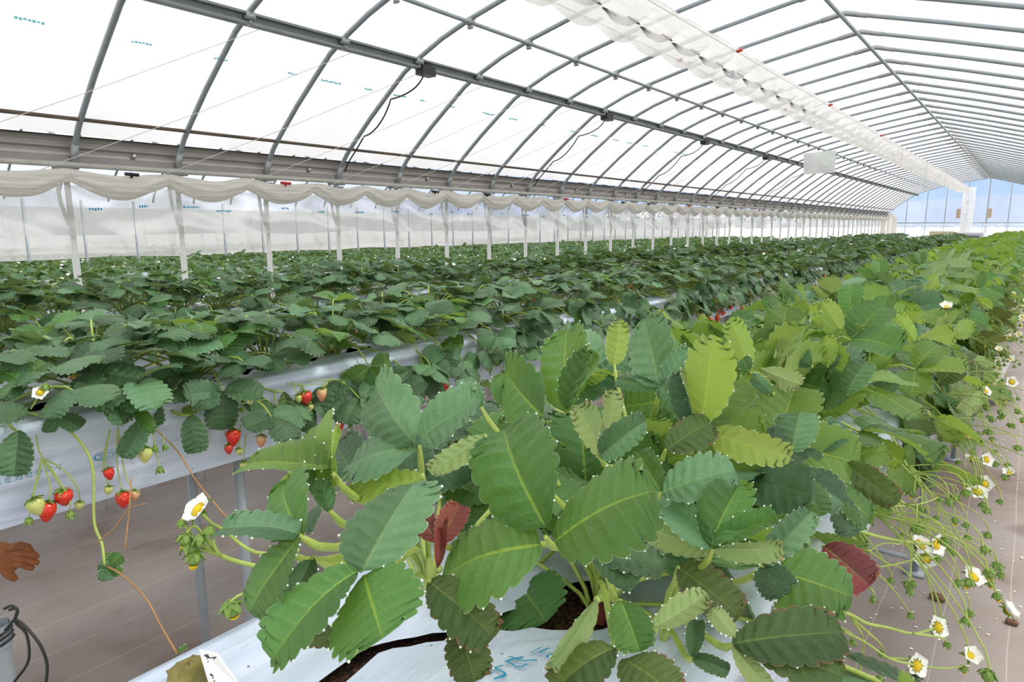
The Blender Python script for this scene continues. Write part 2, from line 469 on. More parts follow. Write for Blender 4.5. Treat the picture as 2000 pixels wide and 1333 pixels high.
# ------------------------------------------------------------------ mesh helpers
class MB:
    def __init__(self):
        self.v, self.f, self.uv, self.m, self.n = [], [], [], [], 0

    def add(self, verts, faces, mat=0, uv=None, mtx=None):
        verts = np.asarray(verts, float).reshape(-1, 3)
        if mtx is not None:
            a = np.array(mtx)
            verts = verts @ a[:3, :3].T + a[:3, 3]
        self.v.append(verts)
        b = self.n
        self.f.extend([tuple(i + b for i in f) for f in faces])
        self.m.extend([mat] * len(faces) if isinstance(mat, int) else mat)
        self.uv.append(np.asarray(uv, float) if uv is not None else np.full((len(verts), 2), 0.5))
        self.n += len(verts)
        return self

    def tube(self, pts, r, seg=6, mat=0, cap=True):
        pts = [Vector(p) for p in pts]
        n = len(pts)
        rs = r if isinstance(r, (list, tuple)) else [r] * n
        vs, fs = [], []
        prev = None
        for i, p in enumerate(pts):
            d = (pts[min(i + 1, n - 1)] - pts[max(i - 1, 0)])
            d = d.normalized() if d.length > 1e-9 else Vector((0, 0, 1))
            if prev is None:
                u = d.orthogonal().normalized()
            else:
                u = prev - d * prev.dot(d)
                u = u.normalized() if u.length > 1e-6 else d.orthogonal().normalized()
            prev = u
            w = d.cross(u)
            for k in range(seg):
                a = 2 * PI * k / seg
                vs.append(p + (u * math.cos(a) + w * math.sin(a)) * rs[i])
        for i in range(n - 1):
            for k in range(seg):
                k2 = (k + 1) % seg
                fs.append((i * seg + k, i * seg + k2, (i + 1) * seg + k2, (i + 1) * seg + k))
        if cap:
            fs.append(tuple(range(seg - 1, -1, -1)))
            fs.append(tuple((n - 1) * seg + k for k in range(seg)))
        return self.add([tuple(v) for v in vs], fs, mat)

    def box(self, c, s, mat=0, rz=0.0):
        x, y, z = s[0] / 2, s[1] / 2, s[2] / 2
        vs = [(a * x, b * y, d * z) for d in (-1, 1) for b in (-1, 1) for a in (-1, 1)]
        fs = [(0, 2, 3, 1), (4, 5, 7, 6), (0, 1, 5, 4), (2, 6, 7, 3), (0, 4, 6, 2), (1, 3, 7, 5)]
        return self.add(vs, fs, mat, None, Matrix.Translation(Vector(c)) @ Matrix.Rotation(rz, 4, 'Z'))

    def grid(self, fn, nu, nv, mat=0, uvs=False):
        vs, fs, uv = [], [], []
        for i in range(nu + 1):
            for j in range(nv + 1):
                vs.append(fn(i / nu, j / nv))
                uv.append((i / nu, j / nv))
        for i in range(nu):
            for j in range(nv):
                a = i * (nv + 1) + j
                fs.append((a, a + 1, a + nv + 2, a + nv + 1))
        return self.add(vs, fs, mat, uv if uvs else None)

    def mesh(self, name, mats, smooth=True):
        me = bpy.data.meshes.new(name)
        v = np.concatenate(self.v) if self.v else np.zeros((0, 3))
        me.from_pydata(v.tolist(), [], self.f)
        uv = np.concatenate(self.uv)
        lay = me.uv_layers.new(name='UVMap')
        idx = np.empty(len(me.loops), dtype=np.int32)
        me.loops.foreach_get('vertex_index', idx)
        lay.data.foreach_set('uv', uv[idx].ravel())
        for m in mats:
            me.materials.append(m)
        me.polygons.foreach_set('material_index', self.m)
        if smooth:
            me.polygons.foreach_set('use_smooth', [True] * len(self.f))
        me.update()
        return me

    def build(self, name, mats, parent=None, loc=None, smooth=True):
        return link(name, self.mesh(name, mats if isinstance(mats, (list, tuple)) else [mats], smooth), parent, loc)


def link(name, data, parent=None, loc=None, mtx=None):
    o = bpy.data.objects.new(name, data)
    C.objects.link(o)
    if parent is not None:
        o.parent = parent
    if mtx is not None:
        o.matrix_basis = mtx
    elif loc is not None:
        o.location = loc
    return o


def tag(o, label=None, cat=None, group=None, kind=None):
    if label:
        o['label'] = label
    if cat:
        o['category'] = cat
    if group:
        o['group'] = group
    if kind:
        o['kind'] = kind
    return o


def frame(o, y, n):
    """matrix at o whose Y runs along y and whose Z is the normal nearest n"""
    y = Vector(y).normalized()
    n = Vector(n)
    z = (n - y * n.dot(y))
    z = z.normalized() if z.length > 1e-6 else y.orthogonal().normalized()
    x = y.cross(z)
    m = Matrix((x, y, z)).transposed().to_4x4()
    m.translation = Vector(o)
    return m


def bez(p0, p1, p2, p3, n):
    out = []
    for i in range(n + 1):
        t = i / n
        a, b, c, d = (1 - t) ** 3, 3 * (1 - t) ** 2 * t, 3 * (1 - t) * t * t, t ** 3
        out.append(Vector(p0) * a + Vector(p1) * b + Vector(p2) * c + Vector(p3) * d)
    return out


# ------------------------------------------------------------------ leaflets
def leaflet(rng, teeth=9.5, per=4, nt=5, fold=0.25, droop=0.5, curl=0.25, wave=0.05, width=0.92, drops=0, serr=0.075, twist=0.0, edge_curl=0.0):
    """unit-length leaflet, base at the origin, tip toward +Y; verts, faces, uvs and droplet centres"""
    ns = int(round(teeth * per))
    verts, uvs = [], []
    ph = rng.uniform(0, 6.28)
    ph2 = rng.uniform(0, 6.28)
    asym = rng.uniform(-0.04, 0.04)
    wob = [rng.uniform(-0.035, 0.035) for _ in range(8)]
    ridx = {}
    dr = max(abs(droop), 1e-4) * (1 if droop >= 0 else -1)

    def place(x, y, t, s, side):
        z = fold * abs(x) - curl * x * x * 1.4
        if edge_curl:
            z += edge_curl * t ** 4 * 0.3
        z += wave * math.sin(7 * s + ph + side * 1.3) * t * t * 0.6
        z += 0.034 * (math.sin(PI * teeth * s) ** 2 - 0.5) * min(1, 3 * t) * (1.12 - t) * (1 - 0.85 * s ** 5)
        z += 0.02 * noise.noise(Vector((x * 5 + ph * 3, y * 5, ph2))) * min(1, 3 * t)
        z += wave * 0.5 * math.sin(5 * x + 4 * y + ph2)
        xs = x * math.sqrt(max(0.05, 1 - (fold * 0.8) ** 2))
        # bend along the midrib
        Y = math.sin(dr * y) / dr
        Zb = -(1 - math.cos(dr * y)) / dr
        ny, nz = math.sin(dr * y), math.cos(dr * y)
        Yf, Zf = Y + z * ny, Zb + z * nz
        if twist:
            a = twist * y
            xs, Zf = xs * math.cos(a) - Zf * math.sin(a) * 0.3, Zf + xs * math.sin(a)
        return (xs, Yf, Zf)

    for side in (-1, 1):
        for i in range(ns + 1):
            s = i / ns
            th = PI * s
            yy = (1 - math.cos(th)) / 2
            yy = yy ** 0.92
            xx = math.sin(th) ** (1.02 - 0.62 * yy) * (0.82 + 0.20 * yy) * 0.5 * width
            xx *= 1 + wob[int(s * 7.99)] * 0.6 + side * asym
            tooth = abs(math.sin(PI * teeth * s)) ** 0.55
            fade = min(1, s * 3.5)
            k = 1 + serr * (tooth - 0.6) * fade * 1.8
            cx, cyy = xx * k, 0.45 + (yy - 0.45) * (k if yy > 0.3 else 1)
            m0 = yy * (0.60 + 0.40 * yy ** 2) if s < 1 else 1.0
            for j in range(nt + 1):
                t = j / nt
                te = t ** 0.9
                x = side * cx * te
                y = m0 + (cyy - m0) * (te ** 0.85)
                verts.append(place(x, y, t, s, side))
                uvs.append((0.5 + 0.5 * side * t, s))
    faces = []
    for k, side in enumerate((-1, 1)):
        b = k * (ns + 1) * (nt + 1)
        for i in range(ns):
            for j in range(nt):
                a = b + i * (nt + 1) + j
                q = (a, a + 1, a + nt + 2, a + nt + 1)
                faces.append(q if side > 0 else q[::-1])
    dots = []
    if drops:
        for k, side in enumerate((-1, 1)):
            for tt in range(1, int(teeth)):
                if rng.random() < drops:
                    i = int((tt + 0.5) * per)
                    if i <= ns:
                        dots.append(verts[k * (ns + 1) * (nt + 1) + i * (nt + 1) + nt])
    return verts, faces, uvs, dots


def ico(r=1.0, z=1.0):
    t = (1 + 5 ** 0.5) / 2
    vs = [(-1, t, 0), (1, t, 0), (-1, -t, 0), (1, -t, 0), (0, -1, t), (0, 1, t), (0, -1, -t), (0, 1, -t), (t, 0, -1), (t, 0, 1), (-t, 0, -1), (-t, 0, 1)]
    fs = [(0, 11, 5), (0, 5, 1), (0, 1, 7), (0, 7, 10), (0, 10, 11), (1, 5, 9), (5, 11, 4), (11, 10, 2), (10, 7, 6), (7, 1, 8), (3, 9, 4), (3, 4, 2), (3, 2, 6), (3, 6, 8), (3, 8, 9), (4, 9, 5), (2, 4, 11), (6, 2, 10), (8, 6, 7), (9, 8, 1)]
    k = r / math.sqrt(1 + t * t)
    return [(a * k, b * k, c * k * z) for a, b, c in vs], fs


def leaflet_mb(rng, scale=1.0, mtx=None, mb=None, drop_r=0.0007, **kw):
    v, f, uv, dots = leaflet(rng, **kw)
    mb = mb or MB()
    S = Matrix.Diagonal((scale, scale, scale, 1))
    mm = (mtx @ S) if mtx is not None else S
    mb.add(v, f, 0, uv, mm)
    for d in dots:
        p = mm @ Vector(d)
        iv, fi = ico(drop_r)
        mb.add(iv, fi, 1, None, Matrix.Translation(p))
    return mb


LMATS = ('leaf', 'leaf_blue', 'leaf_lime', 'leaf_deep', 'leaf_old', 'leaf_tan', 'leaf_red')
rngL = random.Random(7)
LEAFLETS = {}        # shared detailed leaflet meshes: material -> list


def leaflet_pool(mat, k=7):
    if mat not in LEAFLETS:
        L = []
        for i in range(k):
            mb = leaflet_mb(rngL, 1.0, None, None, drop_r=0.0085, fold=rngL.uniform(0.1, 0.5), droop=rngL.uniform(0.2, 0.9), curl=rngL.uniform(0.0, 0.6),
                            wave=rngL.uniform(0.03, 0.1), width=rngL.uniform(0.82, 1.0), drops=0.3, per=4, nt=4)
            L.append(mb.mesh('leaflet', [M[mat], M['drop']]))
        LEAFLETS[mat] = L
    return LEAFLETS[mat]


def tri_frames(node, out_dir, normal, L, rng, spread=1.35):
    """frames of the three leaflets round a node, lateral ones short-stalked"""
    base = frame(node, out_dir, normal)
    res = []
    for a, s in ((0, 1.0), (spread, 0.95), (-spread, 0.95)):
        tilt = rng.uniform(-0.25, 0.25)
        R = Matrix.Rotation(a + rng.uniform(-0.15, 0.15), 4, 'Z') @ Matrix.Rotation(tilt + 0.15, 4, 'X') @ Matrix.Rotation(rng.uniform(-0.3, 0.3), 4, 'Y')
        m = base @ R @ Matrix.Translation((0, 0.004, 0)) @ Matrix.Diagonal((L * s, L * s, L * s, 1))
        res.append(m)
    return res


def leaf_layout(rng, n, kind, overhang=None):
    """petiole curves + leaflet frames of a plant, plant crown at the origin"""
    out = []
    if overhang is None:
        overhang = 6 if kind == 'row2' else 4
    for i in range(overhang):
        sx = 1 if (kind == 'row1' or i != 0) else -1
        node = Vector((sx * rng.uniform(.20, .25), rng.uniform(-.11, .11), rng.uniform(-.07, .05)))
        pts = bez(Vector((sx * .008, 0, 0)), Vector((sx * .06, 0, .09)), node + Vector((-sx * .05, 0, .06)), node, 7)
        od = Vector((sx * rng.uniform(.2, .7), rng.uniform(-.7, .7), -.8)).normalized()
        nrm = Vector((sx * 1.0, rng.uniform(-.5, .2), rng.uniform(.2, .9)))
        out.append((pts, od, nrm, rng.uniform(.062, .084), .8))
    for i in range(n):
        az = 2 * PI * (i * 0.381966 + rng.uniform(-0.06, 0.06))
        inner = i / n
        if kind == 'row1':
            r = 0.06 + 0.17 * inner ** 0.7 + rng.uniform(-0.02, 0.03)
            h = 0.172 - 0.115 * inner ** 1.6 + rng.uniform(-0.025, 0.025)
            up = 0.42 + rng.uniform(-0.35, 0.4)
            L = rng.uniform(0.066, 0.092)
        else:
            r = 0.05 + 0.22 * inner ** 0.8 + rng.uniform(-0.02, 0.03)
            h = 0.155 - 0.13 * inner ** 1.4 + rng.uniform(-0.02, 0.02)
            up = 0.95 + rng.uniform(-0.35, 0.35)
            L = rng.uniform(0.068, 0.090)
        d = Vector((math.cos(az), math.sin(az), 0))
        # canopies lean over both edges of the bed and are narrower along it
        node = Vector((d.x * r * 1.12, d.y * r * 0.85, h))
        if inner > 0.72:
            node.z -= 0.06 + rng.uniform(0, 0.05)
            up *= 0.55
        c1 = Vector((d.x * 0.015, d.y * 0.015, h * 0.5))
        c2 = node - d * 0.03 + Vector((0, 0, 0.03 if inner < 0.7 else 0.06))
        pts = bez(Vector((d.x * 0.008, d.y * 0.008, 0)), c1, c2, node, 7)
        od = (pts[-1] - pts[-3]).normalized()
        od = (od + d * 0.8 + Vector((rng.uniform(-.3, .3), rng.uniform(-.3, .3), -0.15))).normalized()
        nrm = Vector((0, 0, 1)) * up + d * (1.0 - 0.55 * up) * rng.uniform(0.1, 1.0) + Vector((rng.uniform(-.35, .35), rng.uniform(-.35, .35), 0))
        if kind == 'row1' and rng.random() < 0.22:
            nrm = -d * 0.7 + Vector((0, 0, 0.5))
            od = (Vector((0, 0, 1)) + d * 0.5).normalized()
        out.append((pts, od, nrm, L, inner))
    return out


def pick_mat(rng, kind, inner):
    r = rng.random()
    if kind == 'row1':
        if inner > 0.75 and r < 0.30:
            return 'leaf_old' if r < 0.12 else 'leaf_tan'
        return 'leaf' if r < 0.45 else ('leaf_lime' if r < 0.72 else ('leaf_blue' if r < 0.93 else 'leaf_tan'))
    if inner > 0.8 and r < 0.12:
        return 'leaf_old'
    return 'leaf_deep' if r < 0.62 else ('leaf_blue' if r < 0.90 else 'leaf')


# ------------------------------------------------------------------ flowers, buds and fruit (shared meshes)
def petal_patch(mb, az, r, tilt, mat=0, w=1.0):
    m = Matrix.Rotation(az, 4, 'Z') @ Matrix.Rotation(tilt, 4, 'X')

    def fn(u, v):
        a = (u - 0.5) * 2
        y = 0.22 * r + v * r * 0.80
        x = a * r * 0.46 * w * math.sin(PI * min(1, 0.10 + v * 0.74)) ** 0.7
        if v > 0.7:
            y -= (a * a) * (v - 0.7) * r * 0.9
        return tuple(m @ Vector((x, y, 0.18 * r * (v * v) + 0.12 * r * a * a)))
    mb.grid(fn, 6, 6, mat)


def sepal(mb, az, r, tilt, mat, w=0.32):
    m = Matrix.Rotation(az, 4, 'Z') @ Matrix.Rotation(tilt, 4, 'X')

    def fn(u, v):
        a = (u - 0.5) * 2
        return tuple(m @ Vector((a * r * w * (1 - v) ** 0.75 * (0.6 + 1.6 * v if v < 0.3 else 1.08), v * r, 0.1 * r * math.sin(v * 3) + 0.1 * r * abs(a))))
    mb.grid(fn, 2, 4, mat)


def dome(mb, r, h, z0, mat, seg=12, rings=5, bumps=0.0):
    def fn(u, v):
        a = u * 2 * PI
        k = math.cos(v * PI / 2)
        b = 1 + bumps * math.sin(a * 6 + v * 9)
        return (r * k * b * math.cos(a), r * k * b * math.sin(a), z0 + h * math.sin(v * PI / 2))
    mb.grid(fn, seg, rings, mat)


def make_flower(r=0.016, cup=0.25):
    mb = MB()
    for k in range(5):
        petal_patch(mb, 2 * PI * k / 5, r, cup, 0)
        sepal(mb, 2 * PI * (k + 0.5) / 5, r * 0.9, -0.1, 2)
    dome(mb, r * 0.34, r * 0.26, 0.0015, 1, 14, 5, 0.12)
    for k in range(16):
        a = 2 * PI * k / 16
        mb.tube([(r * .25 * math.cos(a), r * .25 * math.sin(a), .001), (r * .42 * math.cos(a), r * .42 * math.sin(a), r * .2)], [r * .02, r * .05], 4, 1)
    dome(mb, r * 0.3, -r * 0.25, 0, 2, 8, 3)
    return mb.mesh('flower', [M['petal'], M['pollen'], M['bud']])


def make_bud(r=0.006, kind=0):
    """closed bud / young green fruit wrapped in its sepals, hanging along -Z"""
    mb = MB()
    def fn(u, v):
        a = u * 2 * PI
        k = math.sin(PI * min(1, 0.08 + v * 0.92)) ** 0.8
        return (r * k * math.cos(a), r * k * math.sin(a), -v * r * 1.9)
    mb.grid(fn, 8, 5, 0)
    for k in range(6):
        sepal(mb, 2 * PI * k / 6, r * (2.3 if kind == 0 else 1.8), -1.15 if kind == 0 else -0.75, 1, 0.30)
    if kind == 2:
        dome(mb, r * 0.6, -r * 0.7, -r * 1.7, 2, 8, 3)
    return mb.mesh('bud', [M['bud'], M['bud'], M['pollen']])


def make_berry(r=0.016, L=0.036, mat='berry', seedn=0):
    mb = MB()
    rg = random.Random(seedn)
    ph = rg.uniform(0, 6)
    def fn(u, v):
        a = u * 2 * PI
        k = (math.sin(PI * min(1, 0.16 + v * 0.80)) ** 0.75) * (1.06 - 0.42 * v)
        k *= 1 + 0.05 * math.sin(2 * a + ph) * (1 - v)
        if v == 0:
            k = 0.0
        if v == 1:
            k = 0.0
        return (r * k * math.cos(a), r * k * math.sin(a), -v * L)
    mb.grid(fn, 18, 12, 0)
    for k in range(9):
        sepal(mb, 2 * PI * k / 9 + rg.uniform(-.1, .1), r * rg.uniform(0.85, 1.25), rg.uniform(-0.75, -0.1), 1, 0.26)
    mb.tube([(0, 0, 0), (0, 0, 0.006)], 0.0012, 5, 1)
    return mb.mesh('strawberry', [M[mat], M['bud']])


FLOWER = [make_flower(0.017, 0.2), make_flower(0.0155, 0.5), make_flower(0.0165, 0.05)]
BUD = [make_bud(0.0055, 0), make_bud(0.0065, 1), make_bud(0.006, 2)]
BERRY = {k: [make_berry(0.0155, 0.036, k, 3), make_berry(0.017, 0.033, k, 8), make_berry(0.013, 0.030, k, 11)] for k in ('berry', 'berry_pink')}
BERRY['berry_pale'] = [make_berry(0.012, 0.026, 'berry_pale', 5), make_berry(0.014, 0.030, 'berry_pale', 6), make_berry(0.0095, 0.019, 'berry_pale', 9)]


def axis_mtx(p, z, s=1.0, rng=None):
    z = Vector(z).normalized()
    x = z.orthogonal().normalized()
    y = z.cross(x)
    m = Matrix((x, y, z)).transposed().to_4x4()
    if rng:
        m = m @ Matrix.Rotation(rng.uniform(0, 6.28), 4, 'Z')
    m = m @ Matrix.Diagonal((s, s, s, 1))
    m.translation = Vector(p)
    return m


def mesh_into(mb, me, mtx, matmap):
    """append an existing mesh (for merged distant copies)"""
    vs = [tuple(v.co) for v in me.vertices]
    fs = [tuple(p.vertices) for p in me.polygons]
    mb.add(vs, fs, [matmap[p.material_index] for p in me.polygons], None, mtx)


# ------------------------------------------------------------------ plants
def truss_layout(rng, kind, side):
    """stalk polylines + tips (position, what, size) hanging over the bed edge; side = -1 or +1 in X"""
    stalks, tips = [], []
    y0 = rng.uniform(-0.06, 0.06)
    p0 = Vector((0.01 * side, 0, 0.01))
    over = Vector((side * rng.uniform(0.17, 0.20), y0, rng.uniform(0.0, 0.05)))
    hub = Vector((side * rng.uniform(0.215, 0.26), y0 + rng.uniform(-0.03, 0.03), rng.uniform(-0.08, -0.03)))
    if kind == 'row1':
        hub = Vector((side * rng.uniform(0.22, 0.27), y0 + rng.uniform(-0.08, 0.04), rng.uniform(-0.08, 0.03)))
    main = bez(p0, p0 + Vector((side * 0.05, 0, 0.11)), over + Vector((0, 0, 0.04)), hub, 8)
    stalks.append((main, 0.0017))
    n = rng.randint(4, 7) if kind == 'row1' else rng.randint(3, 5)
    for i in range(n):
        if kind == 'row1':
            tip = hub + Vector((side * rng.uniform(0.02, 0.14), rng.uniform(-0.12, 0.06), rng.uniform(-0.13, 0.01)))
            what = rng.choice(['bud'] * 8 + ['flower'])
        else:
            tip = hub + Vector((side * rng.uniform(-0.012, 0.03), rng.uniform(-0.06, 0.06), rng.uniform(-0.10, -0.03)))
            what = rng.choice(['berry', 'berry', 'berry_pink', 'berry_pale', 'bud'])
        pl = bez(hub, hub + (tip - hub) * 0.4 + Vector((side * 0.01, 0, 0.02)), tip + Vector((0, 0, 0.03)), tip, 6)
        stalks.append((pl, 0.0010))
        tips.append((tip, what, rng))
    return stalks, tips


def add_truss(parent, rng, kind, side, detailed):
    stalks, tips = truss_layout(rng, kind, side)
    mb = MB()
    for pl, r in stalks:
        mb.tube(pl, r, 5 if detailed else 3, 0, False)
    name = 'flower_truss' if kind == 'row1' else 'fruit_truss'
    mats = [M['stem'], M['petal'], M['pollen'], M['bud'], M['berry'], M['berry_pink'], M['berry_pale']]
    if detailed:
        t = mb.build(name, [M['stem']], parent)
    for p, what, _ in tips:
        if what == 'flower':
            me, ax, nm = rng.choice(FLOWER), Vector((rng.uniform(-.2, .8), rng.uniform(-.9, .1), rng.uniform(.2, 1))), 'flower'
            mp = {0: 1, 1: 2, 2: 3}
        elif what == 'bud':
            me, ax, nm = rng.choice(BUD), Vector((rng.uniform(-.5, .5), rng.uniform(-.5, .5), 1)), 'flower_bud'
            mp = {0: 3, 1: 3, 2: 2}
        else:
            me, ax, nm = rng.choice(BERRY[what]), Vector((rng.uniform(-.25, .25), rng.uniform(-.25, .25), 1)), 'strawberry'
            mp = {0: {'berry': 4, 'berry_pink': 5, 'berry_pale': 6}[what], 1: 3}
        mx = axis_mtx(p, ax, rng.uniform(0.8, 1.1), rng)
        if detailed:
            link(nm, me, t, mtx=mx)
        else:
            mesh_into(mb, me, mx, mp)
    if not detailed:
        t = mb.build(name, mats, parent)
    return t


def near_plant(kind, rng, loc, label, group, n=17, trusses=((1, 1),), rz=0.0, overhang=None):
    """plant > leaf (its stalk) > leaflet; plant > truss > flower or strawberry"""
    root = link('strawberry_plant', None, None, loc)
    root.rotation_euler.z = rz
    tag(root, label, 'strawberry plant', group)
    c = MB()
    dome(c, 0.016, 0.03, -0.006, 0, 9, 4, 0.2)
    c.build('crown', [M['crown']], root)
    for pts, od, nrm, L, inner in leaf_layout(rng, n, kind, overhang):
        if overhang == 0 and pts[-1].x > (.15 if kind == 'row2' else .19) and pts[-1].z < .05:
            continue
        mb = MB()
        mb.tube(pts, [0.0024] * (len(pts) - 2) + [0.0020, 0.0016], 6, 0, False)
        leaf = mb.build('leaf', [M['stem']], root)
        mat = pick_mat(rng, kind, inner)
        for fm in tri_frames(pts[-1], od, nrm, L, rng):
            link('leaflet', rng.choice(leaflet_pool(mat)), leaf, mtx=fm)
    for side, cnt in trusses:
        for _ in range(cnt):
            add_truss(root, rng, kind, side, True)
    return root


def joined_leaf(rng, pts, od, nrm, L, lod, mat):
    mb = MB()
    mb.tube(pts[::2] if lod > 1 else pts, 0.0022, 3 if lod > 1 else 4, 2, False)
    for fm in tri_frames(pts[-1], od, nrm, L, rng):
        if lod == 1:
            kw = dict(teeth=9.5, per=2, nt=2, drops=0.2)
        else:
            kw = dict(teeth=5.5, per=2, nt=1, drops=0, serr=0.03)
        v, f, uv, dots = leaflet(rng, fold=rng.uniform(.1, .45), droop=rng.uniform(.2, .9), curl=rng.uniform(0, .5), wave=0.06, width=rng.uniform(.84, 1.0), **kw)
        mb.add(v, f, 0, uv, fm)
        for d in dots:
            iv, fi = ico(0.0008)
            mb.add(iv, fi, 1, None, Matrix.Translation(fm @ Vector(d)))
    return mb


def mid_proto(kind, rng, trusses):
    """list of (name, mesh) children for a middle-distance plant: each leaf one mesh"""
    kids = []
    c = MB()
    dome(c, 0.016, 0.03, -0.006, 0, 7, 3, 0.2)
    kids.append(('crown', c.mesh('crown', [M['crown']])))
    for pts, od, nrm, L, inner in leaf_layout(rng, 22, kind):
        mat = pick_mat(rng, kind, inner)
        kids.append(('leaf', joined_leaf(rng, pts, od, nrm, L, 1, mat).mesh('leaf', [M[mat], M['drop'], M['stem']])))
    for side, cnt in trusses:
        for _ in range(cnt):
            o = add_truss(None, rng, kind, side, False)
            kids.append((o.name.split('.')[0], o.data))
            bpy.data.objects.remove(o)
    return kids


def far_proto(kind, rng, trusses, n=20, lod=2, flowers=0.8):
    mb = MB()
    for pts, od, nrm, L, inner in leaf_layout(rng, n, kind):
        j = joined_leaf(rng, pts, od, nrm, L * 1.05, lod, None)
        for vv, uu in zip(j.v, j.uv):
            pass
        mb.add(np.concatenate(j.v), j.f, [{0: 0, 1: 0, 2: 1}[k] for k in j.m], np.concatenate(j.uv))
    for side, cnt in trusses:
        for _ in range(cnt):
            stalks, tips = truss_layout(rng, kind, side)
            for pl, r in stalks:
                mb.tube(pl[::3] + [pl[-1]], r * 1.2, 3, 1, False)
            for p, what, _r in tips:
                iv, fi = ico({'flower': .011, 'bud': .007}.get(what, .014), 0.5 if what == 'flower' else 1.25)
                mb.add(iv, fi, {'flower': 2, 'bud': 3, 'berry': 4, 'berry_pink': 5, 'berry_pale': 3}[what], None, Matrix.Translation(p))
    if rng.random() < flowers:
        for _ in range(rng.randint(1, 3)):
            p = Vector((rng.uniform(-.12, .12), rng.uniform(-.1, .1), rng.uniform(.12, .19)))
            v = [(0.013 * math.cos(a), 0.013 * math.sin(a), 0) for a in np.linspace(0, 2 * PI, 6)[:5]]
            mb.add(v + [(0, 0, .004)], [(i, (i + 1) % 5, 5) for i in range(5)], 2, None, axis_mtx(p, (rng.uniform(-.5, .5), -0.6, 1)))
    return mb.mesh('strawberry_plant', [FAR[kind], M['stem'], M['petal'], M['bud'], M['berry'], M['berry_pink']])


# ------------------------------------------------------------------ beds
def slit_c(cx, y):
    if abs(cx - ROWS[0]) > 0.01:
        return 0.01 * math.sin(y * 2.3)
    pts = [(-1, -0.075), (0.28, -0.072), (0.35, -0.078), (0.45, 0.0), (0.52, 0.045), (0.62, 0.02), (0.8, 0.0), (40, 0)]
    for (a, b), (c, d) in zip(pts, pts[1:]):
        if a <= y <= c:
            return b + (d - b) * (y - a) / (c - a)
    return 0


def slit_w(cx, y, crowns):
    w = 0.004
    if abs(cx - ROWS[0]) < 0.01 and y < 0.62:
        w = 0.006 + 0.030 * math.exp(-((y - 0.50) / 0.05) ** 2) + 0.005 * math.exp(-((y - 0.30) / 0.06) ** 2)
    for c in crowns:
        w = max(w, 0.04 * math.exp(-((y - c) / 0.035) ** 2))
    return w


def film_point(cx, side, t, y, crowns, off=0.0):
    """t: 0 slit edge, .45 shoulder, 1 lower hem"""
    sw = slit_w(cx, y, crowns)
    x0 = slit_c(cx, y) + side * sw
    sh = 0.187
    if t < 0.42:
        k = t / 0.42
        x = x0 + (side * (sh - 0.012) - x0) * k
        z = SOIL + 0.006 + 0.018 * math.sin(k * PI * 0.6)
        nx, nz = 0.0, 1.0
    elif t < 0.52:
        k = (t - 0.42) / 0.10
        a = k * PI / 2
        x = side * (sh - 0.012 + 0.016 * math.sin(a))
        z = SOIL + 0.006 + 0.017 - 0.016 * (1 - math.cos(a)) * 1.2
        nx, nz = side * math.sin(a), math.cos(a)
    else:
        k = (t - 0.52) / 0.48
        x = side * (sh + 0.004 - 0.012 * k)
        z = SOIL + 0.004 - 0.165 * k
        nx, nz = side * 1.0, 0.0
    fold = noise.noise(Vector((t * 11, y * 0.7 + cx * 9, side * 3.0))) * 0.010 + noise.noise(Vector((t * 26, y * 1.1, side * 5 + cx))) * 0.005
    if t < 0.42:
        # pleats gathered toward the slit
        fold = fold * 0.5 + 0.004 * math.sin(y * 70 + 6 * math.sin(y * 9) + t * 9) * (1 - t / 0.42) + 0.004 * noise.noise(Vector((x * 40, y * 18 + x * 60, 2.0)))
    fold += off
    return Vector((cx + x + nx * fold, y, H + z + nz * fold))


def make_bed(cx, y0, y1, label, crowns, ny):
    root = link('growing_bed', None, None, (cx, y0, 0))
    tag(root, label, 'growing bed')
    for side, nm in ((-1, 'film_cover'), (1, 'film_cover')):
        mb = MB()
        ys = []
        y = y0
        while y < y1:
            ys.append(y)
            y += 0.012 if y < 1.6 else (0.03 if y < 4 else 0.12)
        ys.append(y1)
        nt = 44
        vs, fs = [], []
        for y in ys:
            for j in range(nt + 1):
                vs.append(tuple(film_point(cx, side, j / nt, y, crowns)))
        for i in range(len(ys) - 1):
            for j in range(nt):
                a = i * (nt + 1) + j
                q = (a, a + nt + 1, a + nt + 2, a + 1)
                fs.append(q if side > 0 else q[::-1])
        mb.add(vs, fs, 0, None, Matrix.Translation((-cx, -y0, 0)))
        mb.build(nm, M['mulch'], root)
    s = MB()
    def soilf(u, v):
        y = y0 + (y1 - y0) * v
        x = (u - 0.5) * 0.34
        return (x, y - y0, H + SOIL - 0.006 + 0.006 * noise.noise(Vector((x * 40, y * 40, 0))) - 0.02 * abs(u - .5))
    s.grid(soilf, 12, int((y1 - y0) * 14), 0)
    s.build('substrate', M['soil'], root)
    # trough under the film
    tr = MB()
    tr.box((0, (y1 - y0) / 2, H + SOIL - 0.09), (0.33, y1 - y0, 0.12), 0)
    tr.build('trough', M['bucket'], root, smooth=False)
    # legs and rails
    yl = 1.30 if cx > -1 else (0.80 if cx > -2 else 2.2)
    k = 0
    first = None
    while yl + k * 1.667 < y1:
        yy = yl + k * 1.667 - y0
        for sx in (-0.125, 0.125):
            if first is None:
                l = MB()
                l.tube([(0, 0, 0.01), (0, 0, H + SOIL - 0.12)], 0.0125, 10, 0)
                l.box((0, 0, 0.006), (0.07, 0.07, 0.012), 0)
                first = l.mesh('leg', [M['pipe']])
            link('leg', first, root, (sx, yy, 0))
        b = MB()
        b.tube([(-0.13, yy, 0.06), (0.13, yy, 0.06)], 0.011, 8, 0)
        b.tube([(-0.13, yy, H + SOIL - 0.18), (0.13, yy, H + SOIL - 0.18)], 0.011, 8, 0)
        b.build('cross_bar', M['pipe'], root)
        k += 1
    return root


